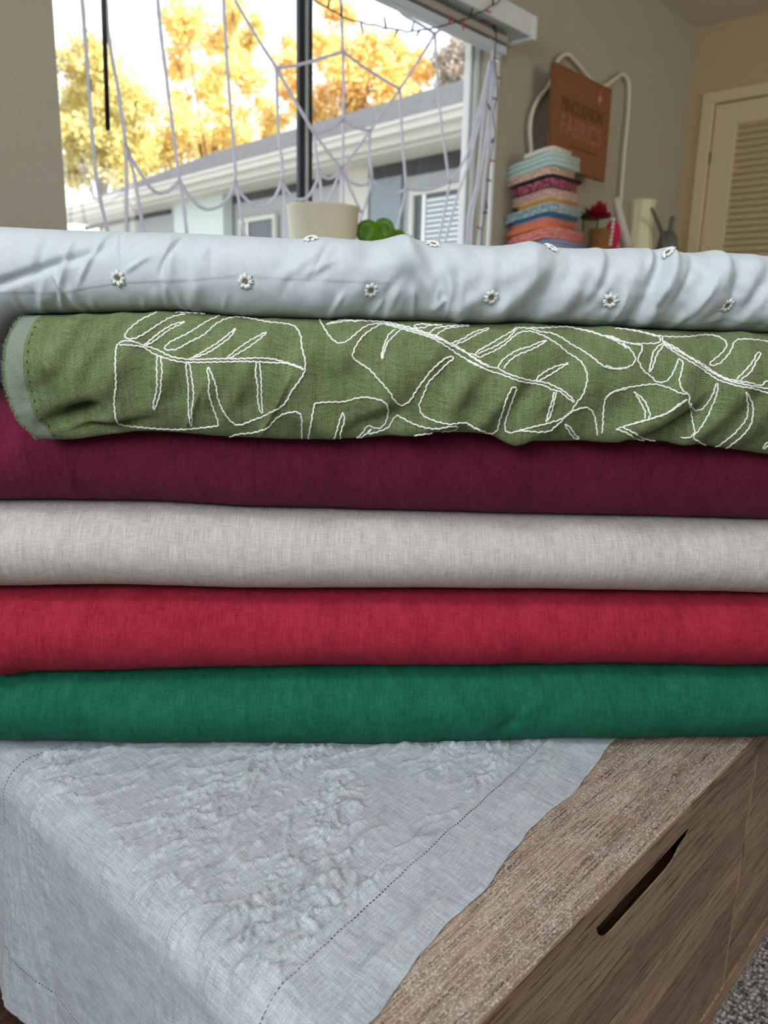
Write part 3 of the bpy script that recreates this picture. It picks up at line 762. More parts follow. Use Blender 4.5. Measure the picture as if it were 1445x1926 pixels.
seam = np.array([px_sz(x, y, 0.70) for x, y in [(-200, 556), (0, 553), (120, 552), (240, 534), (360, 530), (450, 522), (560, 528), (700, 534), (760, 536)]])
seam2 = np.array([px_sz(x, y, 0.70) for x, y in [(1100, 600), (1250, 607), (1450, 608), (1700, 610)]])
def w_disp(s, z, th):
    right = np.clip((s+0.02)/0.15, 0, 1)
    d = (0.0022+0.0034*right)*fbm(s*14+z*6, z*12-s*5, 4, 606)+1.8*crease(s, z, cw)
    zl = np.interp(s, seam[:, 0], seam[:, 1]); on = np.clip((0.065-s)/0.03, 0, 1)
    d = d+0.0006*on/(1+np.exp(-(z-zl)/0.00030))
    zl = np.interp(s, seam2[:, 0], seam2[:, 1]); on = np.clip((s-0.20)/0.03, 0, 1)
    d = d+0.0009*on/(1+np.exp(-(z-zl)/0.00035))
    return d
b_wh, bvh_wh = bolt('fabric_bolt', 'white fabric bolt scattered with embroidered daisies on top of the stack', 0.683, L0, L1w, -0.45, 0.58, M_wht, w_disp,
   W=0.24, a_up=0.050, a_lo=0.040, ns=900, plane=0.035, pw=0.9, mk=1.25)

# ---- embroidery: white cord couched on the olive bolt
M_cord = plain('white_cotton_cord', srgb(244, 246, 240), 0.8, bump=(900, 1.0, 0.001))
A = lambda *p: [(200+x/3.6125, 570+y/3.6125) for x, y in p]
B = lambda *p: [(560+x/4.0139, 570+y/4.0139) for x, y in p]
Cc = lambda *p: [(880+x/4.8167, 590+y/4.8167) for x, y in p]
Dd = lambda *p: [(1140+x/4.7377, 590+y/4.7377) for x, y in p]
cords = [
 A((85,285),(70,300),(62,420),(65,560),(55,650),(65,780),(100,825),(250,845),(400,855),(500,858),(620,850),(750,835),(762,820),(745,760),(715,680),(695,600),(700,530),(688,460),(695,438),(715,480),(745,560),(760,650),(800,740),(850,805),(905,828),(1000,795),(1080,765),(1160,720),(1215,680),(1260,600),(1310,530),(1345,470),(1352,400),(1330,300),(1320,220),(1280,160),(1200,140),(1100,130),(1000,110),(900,98),(820,108),(740,150),(660,220),(560,270),(480,315),(410,320),(400,305),(440,265),(560,205),(680,130),(770,85),(700,78),(600,70),(470,65)),
 A((345,66),(250,110),(180,160),(135,210),(135,240),(180,245),(250,215),(350,150),(440,100),(540,75)),
 A((260,285),(340,220),(440,155),(530,130),(500,150),(420,190),(340,250),(270,290)),
 A((85,285),(110,262),(180,262),(260,290),(350,320),(430,360),(520,380),(620,385),(760,380),(900,380),(1020,375),(1100,378),(1160,388),(1220,405),(1290,425),(1345,450)),
 A((95,285),(180,290),(250,300),(320,345),(400,375),(500,400),(640,405),(780,402),(900,400),(1020,400),(1140,408),(1210,410),(1280,430),(1340,455)),
 A((345,365),(345,480),(345,580),(320,690),(330,718),(365,620),(372,550),(380,440),(370,370)),
 A((540,405),(550,500),(560,580),(560,700),(570,825),(582,828),(580,760),(595,640),(590,560),(570,430),(555,405)),
 A((1020,405),(1015,480),(1030,570),(1030,650),(1048,740),(1062,742),(1058,660),(1055,560),(1050,470),(1040,405)),
 A((570,380),(680,320),(780,255),(875,180),(840,235),(770,290),(690,340),(590,375)),
 A((815,375),(900,310),(990,250),(1090,200),(1030,260),(940,320),(840,375)),
 A((815,912),(900,890),(1000,880),(1090,850),(1160,780),(1220,750),(1290,740),(1325,770),(1330,850),(1330,925)),
 B((160,118),(200,190),(240,250),(280,290),(325,305),(380,285),(450,225),(510,180),(580,160),(640,155)),
 B((450,142),(370,130),(290,140),(222,162),(300,150),(380,138),(450,140)),
 B((640,160),(560,200),(500,245),(455,300),(425,360),(418,410),(470,455),(540,500),(600,565),(650,620),(700,680),(720,720),(765,765),(800,770),(850,735),(890,670),(940,600),(1000,520),(1060,460),(1120,415),(1170,405),(1172,425),(1120,465),(1040,545),(985,605),(965,660),(935,730),(920,780),(945,845),(1020,885),(1110,910),(1160,915),(1230,905),(1290,910),(1330,940),(1390,960),(1445,980)),
 B((775,205),(720,260),(680,300),(655,370),(640,420),(632,410),(645,350),(665,290),(690,240),(740,200)),
 B((450,135),(560,140),(660,145),(760,165),(860,190),(950,220),(1040,250),(1120,290),(1200,330),(1290,385),(1350,425),(1400,455),(1445,475)),
 B((640,155),(740,185),(850,215),(950,245),(1040,280),(1130,335),(1220,395),(1300,440),(1380,480),(1445,515)),
 B((660,150),(760,178),(870,205),(960,235),(1060,270),(1150,315),(1240,360),(1300,395)),
 B((1000,230),(1040,195),(1120,180),(1200,172),(1290,174),(1200,184),(1130,195),(1080,220),(1040,250)),
 B((1090,168),(1020,167),(920,162),(880,180),(900,190),(950,190),(1000,172),(1090,170)),
 B((1160,305),(1250,270),(1340,220),(1445,190)), B((1180,318),(1270,285),(1360,235),(1445,200)),
 B((1290,385),(1345,392)),
 B((80,1022),(100,920),(120,800),(140,758),(260,748),(350,745),(440,720),(510,712),(580,722),(650,745),(682,790),(680,850),(660,910),(620,945),(560,935),(530,925),(490,980),(430,1022),(330,1026)),
 B((275,1022),(300,950),(320,880),(340,830),(350,840),(352,900),(330,960),(318,1020)),
 B((750,845),(715,890),(690,935),(640,960),(540,985),(560,950),(500,1000),(430,1024)),
 B((750,845),(830,890),(880,915),(960,940),(1060,948),(1160,930),(1210,935),(1170,960),(1090,970),(960,988),(880,998)),
 Cc((440,125),(400,165),(300,220),(200,280),(110,330),(85,345),(75,370),(100,400),(160,375),(260,330),(350,270),(430,200),(500,165),(590,168),(680,200),(740,230),(830,290),(900,350),(980,400),(1030,440),(1070,510),(1085,580),(1070,660),(1040,740),(1000,790),(960,850),(920,905),(840,955),(740,990),(600,1025),(480,1055),(400,1078),(350,1065),(340,990),(365,900),(390,820),(420,740),(440,680),(410,665),(375,720),(340,800),(315,890),(290,960),(270,1050),(230,1080),(180,1078),(80,1040),(0,1000)),
 Cc((90,365),(200,320),(300,270),(380,215),(455,130)),
 Cc((0,370),(60,410),(120,450),(200,485),(270,495),(350,540),(420,565),(500,590),(600,610),(700,625),(780,655),(850,690),(910,735),(965,790),(950,795),(890,750),(830,705),(760,690),(720,665),(640,640),(540,625),(460,610),(380,580),(300,550),(200,520),(100,480),(0,430)),
 Cc((275,490),(310,430),(380,375),(460,330),(560,300),(640,265),(715,248),(650,290),(560,335),(460,375),(380,430),(325,500)),
 Cc((615,605),(660,555),(740,505),(800,480),(905,452),(840,495),(770,540),(700,580),(630,615)),
 Cc((780,710),(765,790),(740,860),(710,975),(735,950),(765,870),(780,800),(805,715)),
 Cc((460,128),(560,137),(650,165),(760,180),(850,220),(940,280),(1040,335),(1140,405),(1220,470),(1310,500),(1445,490)),
 Cc((560,132),(680,132),(820,124),(920,124),(1020,145),(1120,165),(1220,200),(1320,235),(1445,265)),
 Cc((1000,142),(1100,165),(1200,195),(1300,230),(1400,285),(1445,320)),
 Cc((460,1062),(560,1066),(650,1072),(740,1060),(820,1000),(890,930),(960,880),(1060,850),(1115,870),(1150,940),(1165,1020),(1178,1105)),
 Cc((880,1000),(910,1050),(950,1110),(985,1132),(1010,1130),(970,1090),(930,1030),(885,1000)),
 Cc((1218,1085),(1225,980),(1230,880),(1250,770),(1320,710),(1440,680)),
 Dd((0,195),(80,225),(180,260),(260,275),(320,290),(310,350),(285,400),(300,450),(340,515),(400,560),(450,605),(520,610),(580,560),(620,480),(640,420),(660,410),(685,440),(675,520),(655,600),(680,680),(740,730),(740,780),(760,880),(775,970),(790,1050),(750,1100),(670,1105)),
 Dd((0,200),(60,210),(150,250),(240,270),(340,270),(420,268),(475,258),(480,215),(420,195),(320,170),(200,145),(80,132)),
 Dd((150,265),(210,315),(260,390),(240,450),(160,490),(70,490),(0,460)),
 Dd((180,142),(300,160),(420,190),(500,205),(620,210),(760,205),(880,190),(980,200),(1050,235),(1075,270),(1060,320),(1000,380),(930,440),(945,465),(1020,440),(1080,380),(1120,320),(1150,250),(1220,230),(1330,235),(1445,250),(1560,262)),
 Dd((500,215),(515,270),(500,300),(450,370),(430,440),(395,520),(385,500),(405,420),(420,350),(470,290),(505,265)),
 Dd((515,250),(620,305),(720,375),(820,440),(920,510),(1010,560),(1100,600),(1200,625),(1300,645),(1445,670),(1600,690)),
 Dd((520,280),(620,350),(720,410),(820,470),(920,540),(1000,590),(1120,630),(1220,655),(1320,670),(1445,708),(1600,740)),
 Dd((515,265),(640,335),(760,395),(860,450),(960,520),(1060,575),(1170,600),(1290,620),(1380,640),(1445,595),(1600,560)),
 Dd((1160,590),(1230,520),(1300,440),(1350,350),(1375,370),(1330,440),(1290,520),(1200,590)),
 Dd((0,745),(60,700),(160,665),(280,645),(430,630),(520,650),(600,680),(660,710),(740,720)),
 Dd((250,695),(290,760),(330,830),(350,880),(345,940)), Dd((250,700),(330,760),(370,830),(395,900),(380,935)),
 Dd((90,1030),(200,995),(330,960),(430,930),(520,900),(620,840),(720,765),(640,815),(560,880),(440,925),(300,965),(160,1005)),
 Dd((150,1015),(250,1060),(340,1110),(460,1136)), Dd((90,1030),(180,1060),(270,1110),(360,1134),(430,1140)),
 Dd((755,800),(790,860),(860,850),(920,780),(960,700),(980,630),(1000,640),(985,730),(950,820),(900,930),(830,1040),(780,1095),(830,1140),(900,1170),(980,1186),(1040,1150),(1120,1090),(1190,1020),(1250,940),(1265,850),(1255,760),(1250,700),(1275,740),(1310,830),(1300,960),(1250,1050),(1180,1120),(1100,1180),(1070,1198)),
 Dd((1600,1000),(1445,1140),(1400,1190),(1415,1200),(1445,1175),(1600,1060)),
]
crng = np.random.default_rng(3)
for ci, path in enumerate(cords):
    sp = smooth_path(np.array(path, float), 2.0)
    tn = np.gradient(sp, axis=0); tn /= np.linalg.norm(tn, axis=1)[:, None]+1e-9
    nn = np.stack([-tn[:, 1], tn[:, 0]], 1)
    ln = np.concatenate([[0], np.cumsum(np.linalg.norm(np.diff(sp, axis=0), axis=1))])
    wob = 0.6*np.sin(ln/12.5*2*math.pi+crng.uniform(0, 6))+0.5*gnoise(ln/7, ln*0, ci)
    sp = sp+nn*wob[:, None]
    runs = [[]]
    for x, y in sp:
        p, n_ = cast(bvh_ol, x, y)
        if p is None:
            if runs[-1]: runs.append([])
            continue
        q = p+n_*0.0003
        if runs[-1] and np.linalg.norm(q-runs[-1][-1]) > 0.012: runs.append([])
        runs[-1].append(q)
    for rr in runs:
        if len(rr) > 4:
            L_ = len(rr); rad_ = 0.00074*(1+0.15*np.sin(np.arange(L_)*1.9))
            tube('embroidered_cord', rr, rad_, M_cord, b_ol, 6)
# frayed edge on the olive bolt
V = []; F = []
fr = np.random.default_rng(11)
ex = np.array(sorted(endx))
for i in range(620):
    y = fr.uniform(594, 828); x = np.interp(y, ex[:, 0], ex[:, 1])
    p = None
    for dx in (1.0, 2.5, 4.5, 7):
        p, n_ = cast(bvh_ol, x+dx, y)
        if p is not None: break
    if p is None: continue
    dirv = -bA*fr.uniform(0.4, 1)+np.array([0, 0, fr.normal(0, 0.8)])-bE*fr.uniform(-0.2, 0.6); dirv /= np.linalg.norm(dirv)
    l_ = fr.uniform(0.001, 0.0032)
    mid = p+dirv*l_*0.5+np.array([0, 0, fr.normal(0, 0.0005)])
    v_, f_ = tube_geo([p+bA*0.0006, mid, p+dirv*l_], 0.00022, 3, False)
    F += [tuple(a+len(V) for a in ff) for ff in f_]; V += v_
tag(mesh_obj('frayed_selvage', V, F, plain('selvage_thread', srgb(120, 136, 104), 0.9), b_ol), kind='stuff')

# ---- daisies on the white bolt
M_pet = plain('white_satin_thread', srgb(250, 252, 252), 0.5, bump=(1500, 1.0, 0.001))
M_gold = plain('gold_thread', srgb(150, 132, 70), 0.35, 0.4, var=0.5, vscale=1500)
def daisy(px, py, seed, r0=0.0072):
    p, n_ = cast(bvh_wh, px, py)
    if p is None: return
    ns_ = [cast(bvh_wh, px+dx, py+dy)[1] for dx, dy in ((-9, 0), (9, 0), (0, 9), (0, -7), (-6, 5), (6, 5))]
    n_ = np.sum([q_ for q_ in ns_ if q_ is not None], axis=0); n_ /= np.linalg.norm(n_); p = p+n_*0.0006
    r = np.random.default_rng(seed)
    up = np.array([0, 0, 1.0]); a1 = np.cross(up, n_); a1 /= np.linalg.norm(a1); a2 = np.cross(n_, a1)
    V = []; F = []
    for k_ in range(8):
        an = 2*math.pi*(k_+r.uniform(-0.1, 0.1))/8
        # each petal: three fat satin stitches
        for st_ in (-1, 0, 1):
            aa = an+st_*0.20
            d_ = math.cos(aa)*a1+math.sin(aa)*a2
            rl = r0*r.uniform(0.85, 1.1)*(1 if st_ == 0 else 0.90)
            pts = [p+d_*r0*0.28+n_*0.0004, p+d_*(r0*0.6)+n_*0.0013, p+d_*rl+n_*0.0003]
            v_, f_ = tube_geo(pts, [0.0004, 0.00085, 0.0004], 5)
            F += [tuple(a+len(V) for a in ff) for ff in f_]; V += v_
    o = mesh_obj('embroidered_daisy', V, F, M_pet, b_wh, True)
    V = []; F = []
    for k_ in range(14):
        rr = r0*0.30*math.sqrt(r.uniform(0, 1)); an = r.uniform(0, 6.28)
        c_ = p+rr*(math.cos(an)*a1+math.sin(an)*a2)+n_*0.0009
        vv_ = base*0.0006+c_; F += [tuple(a+len(V) for a in ff) for ff in fac]; V += list(vv_)
    mesh_obj('daisy_center', V, F, M_gold, o)
for i, (x, y) in enumerate([(222, 523), (462, 529), (698, 545), (924, 558), (1148, 565), (1367, 573)]): daisy(x, y, i)
for i, (x, y) in enumerate([(585, 451), (815, 461), (1037, 468), (1258, 476)]): daisy(x, y, 50+i)

# ------------------------------------------------------------------ things under and beside the window
con = tag(empty('sideboard', (0.45, 1.68, 0)), 'dark charcoal sideboard below the window holding the cream pot', 'sideboard')
CZ = H+0.09
M_char = plain('charcoal_lacquer', srgb(54, 54, 60), 0.5)
def q(n, x0, x1, y0, y1, z0, z1, m, p=con, bv=0.002): return box(n, x0-0.45, x1-0.45, y0-1.68, y1-1.68, z0, z1, m, p, bv)
q('top_board', 0.45, 2.62, 1.68, 2.045, CZ-0.025, CZ, M_char)
q('body', 0.47, 2.60, 1.715, 2.04, 0.06, CZ-0.0255, M_char)
for a in (0.50, 2.53):
    for b_ in (1.73, 1.98): q('leg', a, a+0.04, b_, b_+0.04, 0, 0.0595, M_char)
for i in range(4):
    dq_ = q('door', 0.475+i*0.5305, 0.475+i*0.5305+0.527, 1.695, 1.7145, 0.075, CZ-0.032, M_char)
    lathe('knob', [(0.005, 0), (0.005, 0.01), (0.012, 0.018), (0.0, 0.022)], M_al, dq_, 16).matrix_local = Matrix.Translation((0.07+i*0.5305+(0.42 if i % 2 == 0 else 0.06), 0.015, 0.5)) @ Matrix.Rotation(math.pi/2, 4, 'X')
# cream pot
px_, rim = hit_axis(608, 390, 1, 1.88), None
pc = (px_[0], 1.88, CZ); ph = px_[2]-CZ
pot = lathe('ceramic_pot', [(0.078, 0.0), (0.086, 0.004), (0.098, ph*0.5), (0.111, ph-0.004), (0.113, ph), (0.106, ph), (0.103, ph-0.01), (0.10, ph-0.05), (0.0, ph-0.05)],
            plain('cream_ceramic', srgb(228, 220, 196), 0.45), k=48)
pot.location = pc; tag(pot, 'cream ceramic pot with straight flaring sides on the sideboard by the window', 'plant pot')
# money plant with round leaves
pp = hit_axis(712, 440, 1, 1.84)
pl = tag(empty('potted_plant', (pp[0], 1.84, CZ)), 'small plant with round green coin leaves beside the cream pot', 'plant')
lathe('plant_pot', [(0.035, 0), (0.04, 0.002), (0.05, 0.07), (0.046, 0.07), (0.04, 0.06), (0.0, 0.06)], plain('terracotta', srgb(150, 84, 60), 0.8), pl)
M_leaf = plain('round_leaf_green', srgb(104, 156, 28), 0.35, var=0.25, vscale=60); add_transl(M_leaf, 0.35, (0.2, 0.42, 0.03, 1))
for (lx, ly, lr, yy) in [(692, 437, 23, 1.82), (722, 432, 21, 1.80), (728, 440, 18, 1.86), (748, 449, 17, 1.83), (705, 455, 20, 1.78), (765, 456, 14, 1.86), (738, 470, 18, 1.79)]:
    c_ = hit_axis(lx, ly, 1, yy); r_ = lr/FPX*np.dot(c_-C0, cF)
    nrm = -(c_-C0)/np.linalg.norm(c_-C0)+np.array([rng.uniform(-.3, .3), rng.uniform(-.1, .1), rng.uniform(0, .5)]); nrm /= np.linalg.norm(nrm)
    a1 = np.cross([0, 0, 1], nrm); a1 /= np.linalg.norm(a1); a2 = np.cross(nrm, a1)
    V = [c_]; F = []
    for ring in (0.5, 1.0):
        for j in range(20):
            a = j/20*2*math.pi
            V.append(c_+ring*r_*(a1*math.cos(a)+a2*math.sin(a))+nrm*0.004*ring**2)
    for j in range(20):
        F.append((0, 1+j, 1+(j+1) % 20)); F.append((1+j, 21+j, 21+(j+1) % 20, 1+(j+1) % 20))
    V = [np.array(v)-np.array([pp[0], 1.84, CZ]) for v in V]
    o = mesh_obj('leaf', V, F, M_leaf, pl, True); md = o.modifiers.new('t', 'SOLIDIFY'); md.thickness = 0.0012
    e0 = np.array([0, 0, 0.058]); e1 = V[0]-nrm*0.002
    tube('stem', smooth_path([e0, (e0+e1)/2+np.array([0, 0, 0.02]), e1], 0.01), 0.0014, M_leaf, pl, 5)

# ------------------------------------------------------------------ dresser, mirror, sign
DZ = H+0.325
dr = tag(empty('dresser', (2.95, 1.62, 0)), 'white dresser against the grey wall under the wavy frame', 'dresser')
M_dres = plain('white_lacquer', srgb(205, 200, 190), 0.4)
q2 = lambda n, x0, x1, y0, y1, z0, z1, m, p=dr, bv=0.003: box(n, x0-2.95, x1-2.95, y0-1.62, y1-1.62, z0, z1, m, p, bv)
q2('top_board', 2.92, 4.45, 1.60, 2.07, DZ-0.025, DZ, M_dres)
body = q2('body', 2.94, 4.43, 1.64, 2.07, 0.05, DZ-0.0255, M_dres)
q2('plinth', 2.97, 4.40, 1.67, 2.05, 0.0, 0.0495, M_dres)
for i in range(2):
    for j in range(4):
        o = q2('drawer', 2.955+i*0.735, 2.955+i*0.735+0.725, 1.621, 1.6395, 0.07+j*0.25, 0.07+j*0.25+0.24, M_dres)
        kx = 2.955+i*0.735+0.36-2.95; kz = 0.07+j*0.25+0.12
        lathe('knob', [(0.006, 0), (0.006, 0.012), (0.015, 0.02), (0.0, 0.026)], M_al, o, 16).matrix_local = Matrix.Translation((kx, 0.001, kz)) @ Matrix.Rotation(math.pi/2, 4, 'X')
MY = YB-0.025
mp = [(1000, 300), (999, 279), (997, 242), (1001, 212), (1013, 186), (1032, 162), (1042, 142), (1047, 120), (1055, 107), (1068, 102), (1078, 110), (1090, 123), (1100, 136), (1112, 150), (1126, 160), (1141, 160), (1160, 146), (1172, 140), (1181, 151), (1184, 166), (1182, 212), (1176, 273), (1170, 349), (1163, 440)]
mw = [hit_axis(x, y, 1, MY) for x, y in mp]
lo = DZ+0.014
mw[-1][2] = lo
first = mw[0].copy(); first[2] = lo; first[0] = mw[0][0]+0.02
mw = smooth_path([first]+[hit_axis(1004, 360, 1, MY)]+mw+[], 0.015)
loop = np.vstack([mw, smooth_path([mw[-1], first], 0.03)[1:-1]])
mir = tag(empty('wavy_frame', (3.5, MY, DZ)), 'thin cream wavy topped open frame standing on the dresser against the wall', 'frame')
off = np.array([3.5, MY, DZ])
lp = loop-off
V, F = tube_geo(np.vstack([lp, lp[:1]]), 0.0095, 8, False)
mesh_obj('frame', V, F, plain('cream_frame', srgb(226, 216, 192), 0.4), mir, True)
# sign
SY = YB-0.11
tl, tr_, br = hit_axis(1046, 117, 1, SY), hit_axis(1152, 167, 1, SY), hit_axis(1138, 342, 1, SY)
sx0, sx1 = tl[0], (tr_[0]+br[0])/2; sz1, sz0 = (tl[2]+tr_[2])/2, br[2]
sg = tag(empty('canvas_sign', (sx0, SY, sz0)), 'brown shop sign panel with dark and pink lettering hung over the wavy frame', 'sign')
sw, shh = sx1-sx0, sz1-sz0
box('panel', 0, sw, 0, 0.022, 0, shh, plain('brown_board', srgb(136, 84, 46), 0.75, var=0.05), sg, 0.002)
def text(s, x, z, size, w, m, name):
    cu = bpy.data.curves.new(name, 'FONT'); cu.body = s; cu.size = size; cu.extrude = 0.0006; cu.offset = size*0.012
    tmp = bpy.data.objects.new(name, cu); COL.objects.link(tmp); bpy.context.view_layer.update()
    dg = bpy.context.evaluated_depsgraph_get(); me = bpy.data.meshes.new_from_object(tmp.evaluated_get(dg))
    bpy.data.objects.remove(tmp)
    xs_ = [v.co.x for v in me.vertices]; k_ = w/(max(xs_)-min(xs_)); x_min = min(xs_)
    for v in me.vertices: v.co = Vector((x+(v.co.x-x_min)*k_, -0.0012-v.co.z*0.5, z+v.co.y))
    me.materials.append(m); link(bpy.data.objects.new(name, me), sg)
M_ink = plain('dark_brown_ink', srgb(98, 66, 32), 0.8); M_pink = plain('pink_ink', srgb(166, 104, 92), 0.8)
text('PINCUSHION', sw*0.14, shh*0.575, 0.078, sw*0.72, M_ink, 'dark_lettering')
text('FABRICS', sw*0.14, shh*0.345, 0.112, sw*0.72, M_pink, 'pink_lettering')
V = []; 
for i in range(8):
    a = i*math.pi/4; r_ = (0.034 if i % 4 == 2 or i % 4 == 2 else 0.034) if i % 2 == 0 else 0.009
    if i % 4 == 0: r_ = 0.024
    V.append((sw*0.78+r_*math.cos(a), -0.0015, shh*0.84+r_*math.sin(a)))
V.append((sw*0.78, -0.0015, shh*0.84))
mesh_obj('pink_sparkle', V, [(8, (i+1) % 8, i) for i in range(8)], plain('pink_spark', srgb(214, 140, 140), 0.8), sg)
box('underline', sw*0.30, sw*0.80, -0.0012, 0.0005, shh*0.24, shh*0.258, M_ink, sg)

# ------------------------------------------------------------------ stack of folded fabrics on the dresser
KX, KY = 2.955, 1.865
def folded(y_top, y_bot, col, label, dx=0, dy=0, w=0.20, d=0.20, rot=0.0, layers=3, col2=None, sag=0.0, m=None):
    """a cloth folded several times: rounded fold towards the window side, layered ends towards the room"""
    zt_ = hit_axis(1042, y_top, 1, KY)[2]; zb_ = hit_axis(1042, y_bot, 1, KY)[2]
    hgt = zt_-zb_-0.0008
    bm = bmesh.new()
    lh = hgt/layers
    for i in range(layers):
        ins = 0.003*math.sin(i*2.3+y_top)
        n = 10
        # cross section in x-z: rounded at x=0 side, swept in y
        prof = []
        for k_ in range(n+1):
            a = -math.pi/2-math.pi*k_/n
            prof.append((ins+lh*0.5+lh*0.5*math.cos(a)*1.0, lh*0.5+lh*0.49*math.sin(a)))
        prof = prof+[(w+ins, lh*0.98), (w+ins, lh*0.02)]
        rows = []
        for j in range(9):
            yy = d*j/8
            rows.append([bm.verts.new((x_, yy, z_+i*lh)) for x_, z_ in prof])
        mcount = len(prof)
        for j in range(8):
            for k_ in range(mcount):
                bm.faces.new((rows[j][k_], rows[j][(k_+1) % mcount], rows[j+1][(k_+1) % mcount], rows[j+1][k_]))
        bm.faces.new(rows[0][::-1]); bm.faces.new(rows[-1])
    # outer wrap: the long fold that shows on the window side
    bmesh.ops.recalc_face_normals(bm, faces=bm.faces)
    for v in bm.verts:
        v.co.y = max(v.co.y, 0.0)
        v.co.z += (0.0018*math.sin(v.co.y*40+v.co.x*9)+0.0014*math.sin(v.co.x*55))*min(1, max(0, (v.co.z+zb_-DZ)/0.02))-0.030*(v.co.y/0.2)**1.6*min(1, max(0, (v.co.z+zb_-DZ)/0.06))
    o = bm_obj('folded_fabric', bm, m or fabric_simple(col, col2), None, True)
    o.location = (KX+dx, KY+dy, zb_); o.rotation_euler = (0, 0, rot)
    tag(o, label, 'folded fabric', 'folded fabrics in the pile on the dresser')
    return o
_fc = [0]
def fabric_simple(col, col2=None, scale=90):
    _fc[0] += 1
    t = NT('folded_cloth_%d' % _fc[0]); tc = t.n('ShaderNodeTexCoord')
    n_ = t.noise(tc.outputs['Object'], (1, 1, 1), scale, 2)
    c2 = col2 or tuple(min(1, v*1.06) for v in col[:3])+(1,)
    t.l(t.mix(t.mapr(n_, 0.42, 0.58, 0, 1), col, c2), t.b.inputs['Base Color']); t.b.inputs['Roughness'].default_value = 0.9
    n2_ = t.noise(tc.outputs['Object'], (1, 1, 1), 30, 3); t.bump(n2_, 0.5, 0.006)
    return t.m
folded(274, 284, srgb(226, 222, 208), 'thin cream folded fabric lying topmost on the pile', 0.005, -0.005, 0.15, 0.14, 0.05, 2)
folded(284, 312, srgb(190, 214, 208), 'pale mint folded fabric, thick, second from the top of the pile', 0, -0.01, 0.20, 0.235, -0.02, 3, sag=0.008)
folded(312, 328, srgb(206, 158, 136), 'peach ribbed folded fabric under the pale mint one', 0.012, 0.0, 0.185, 0.215, 0.03, 2, srgb(236, 206, 186), sag=0.006)
folded(328, 336, srgb(24, 26, 34), 'black folded fabric in the upper part of the pile', 0.010, -0.01, 0.20, 0.20, -0.06, 2)
folded(336, 353, srgb(196, 110, 138), 'rose pink patterned folded fabric under the black one', -0.004, -0.02, 0.20, 0.19, 0.04, 3, srgb(110, 30, 52))
folded(353, 373, srgb(224, 206, 186), 'cream and blush striped folded fabric in the middle of the pile', 0.014, 0.0, 0.20, 0.20, -0.05, 3, srgb(214, 160, 150))
folded(373, 383, srgb(206, 160, 84), 'mustard yellow folded fabric in the middle of the pile', 0.010, -0.005, 0.215, 0.16, 0.03, 2)
folded(383, 401, srgb(206, 204, 188), 'white and light blue patterned folded fabric in the pile', -0.006, -0.02, 0.225, 0.25, -0.03, 3, srgb(96, 164, 196), sag=0.008)
folded(401, 409, srgb(58, 116, 156), 'blue folded fabric below the white and blue patterned one', 0.012, -0.01, 0.22, 0.19, 0.02, 2)
folded(409, 420, srgb(222, 136, 128), 'salmon pink folded fabric above the orange one', 0.008, 0.0, 0.215, 0.19, 0.0, 2)
folded(420, 430, srgb(232, 138, 84), 'orange folded fabric in the lower part of the pile', 0.004, 0.0, 0.22, 0.20, 0.04, 2)
folded(430, 451, srgb(226, 110, 124), 'coral pink patterned folded fabric near the bottom of the pile', -0.006, -0.02, 0.26, 0.215, -0.03, 3, srgb(240, 170, 150))
zz0 = hit_axis(1042, 451, 1, KY)[2]
o = folded(451, 451+ (zz0-DZ-0.001)/ (zz0-hit_axis(1042, 461, 1, KY)[2])*10, srgb(132, 148, 196), 'lavender blue folded fabric at the bottom of the pile', 0.010, -0.03, 0.30, 0.20, 0.02, 3, srgb(160, 176, 206))

# other things on the dresser
def dpt(x, y, Y): return hit_axis(x, y, 1, Y)
# cream ruffled vase
Yv = 1.80; c = dpt(1204, 420, Yv); tp = dpt(1204, 376, Yv)[2]-DZ; sc_ = np.dot(c-C0, cF)/FPX
vase = lathe('ruffled_vase', [(30*sc_, 0), (31*sc_, 0.004), (26*sc_, tp*0.25), (22*sc_, tp*0.6), (24*sc_, tp*0.93), (26*sc_, tp), (23*sc_, tp), (20*sc_, tp*0.7), (0, tp*0.65)],
             plain('cream_glaze', srgb(222, 214, 178), 0.5), k=48, wav=9, wamp=0.035); vase.location = (c[0], Yv, DZ)
tag(vase, 'tall cream vase with a ruffled rim on the dresser', 'vase')
# leaning rolled paper
a_, b_ = dpt(1158, 372, 1.84), dpt(1186, 452, 1.80)
b_[2] = DZ+0.03; axis = a_-b_
V, F = tube_geo([b_, b_+axis*0.3, b_+axis*0.8, a_], [0.028, 0.026, 0.018, 0.014], 16)
o = mesh_obj('rolled_paper', V, F, plain('white_paper', srgb(206, 200, 184), 0.7), None, True); tag(o, 'white paper roll leaning against the cream vase', 'paper roll')
# brown basket
c = dpt(1112, 450, 1.84); hb_ = dpt(1112, 432, 1.84)[2]-DZ
bk = lathe('small_basket', [(0.045, 0), (0.05, 0.004), (0.056, hb_), (0.052, hb_), (0.045, hb_*0.4), (0, hb_*0.4)], plain('brown_wicker', srgb(140, 92, 48), 0.8, bump=(160, 1, 0.004), var=0.3, vscale=90), k=28)
bk.location = (c[0]+0.02, 1.80, DZ); tag(bk, 'small brown wicker basket beside the pile of folded fabrics', 'basket')
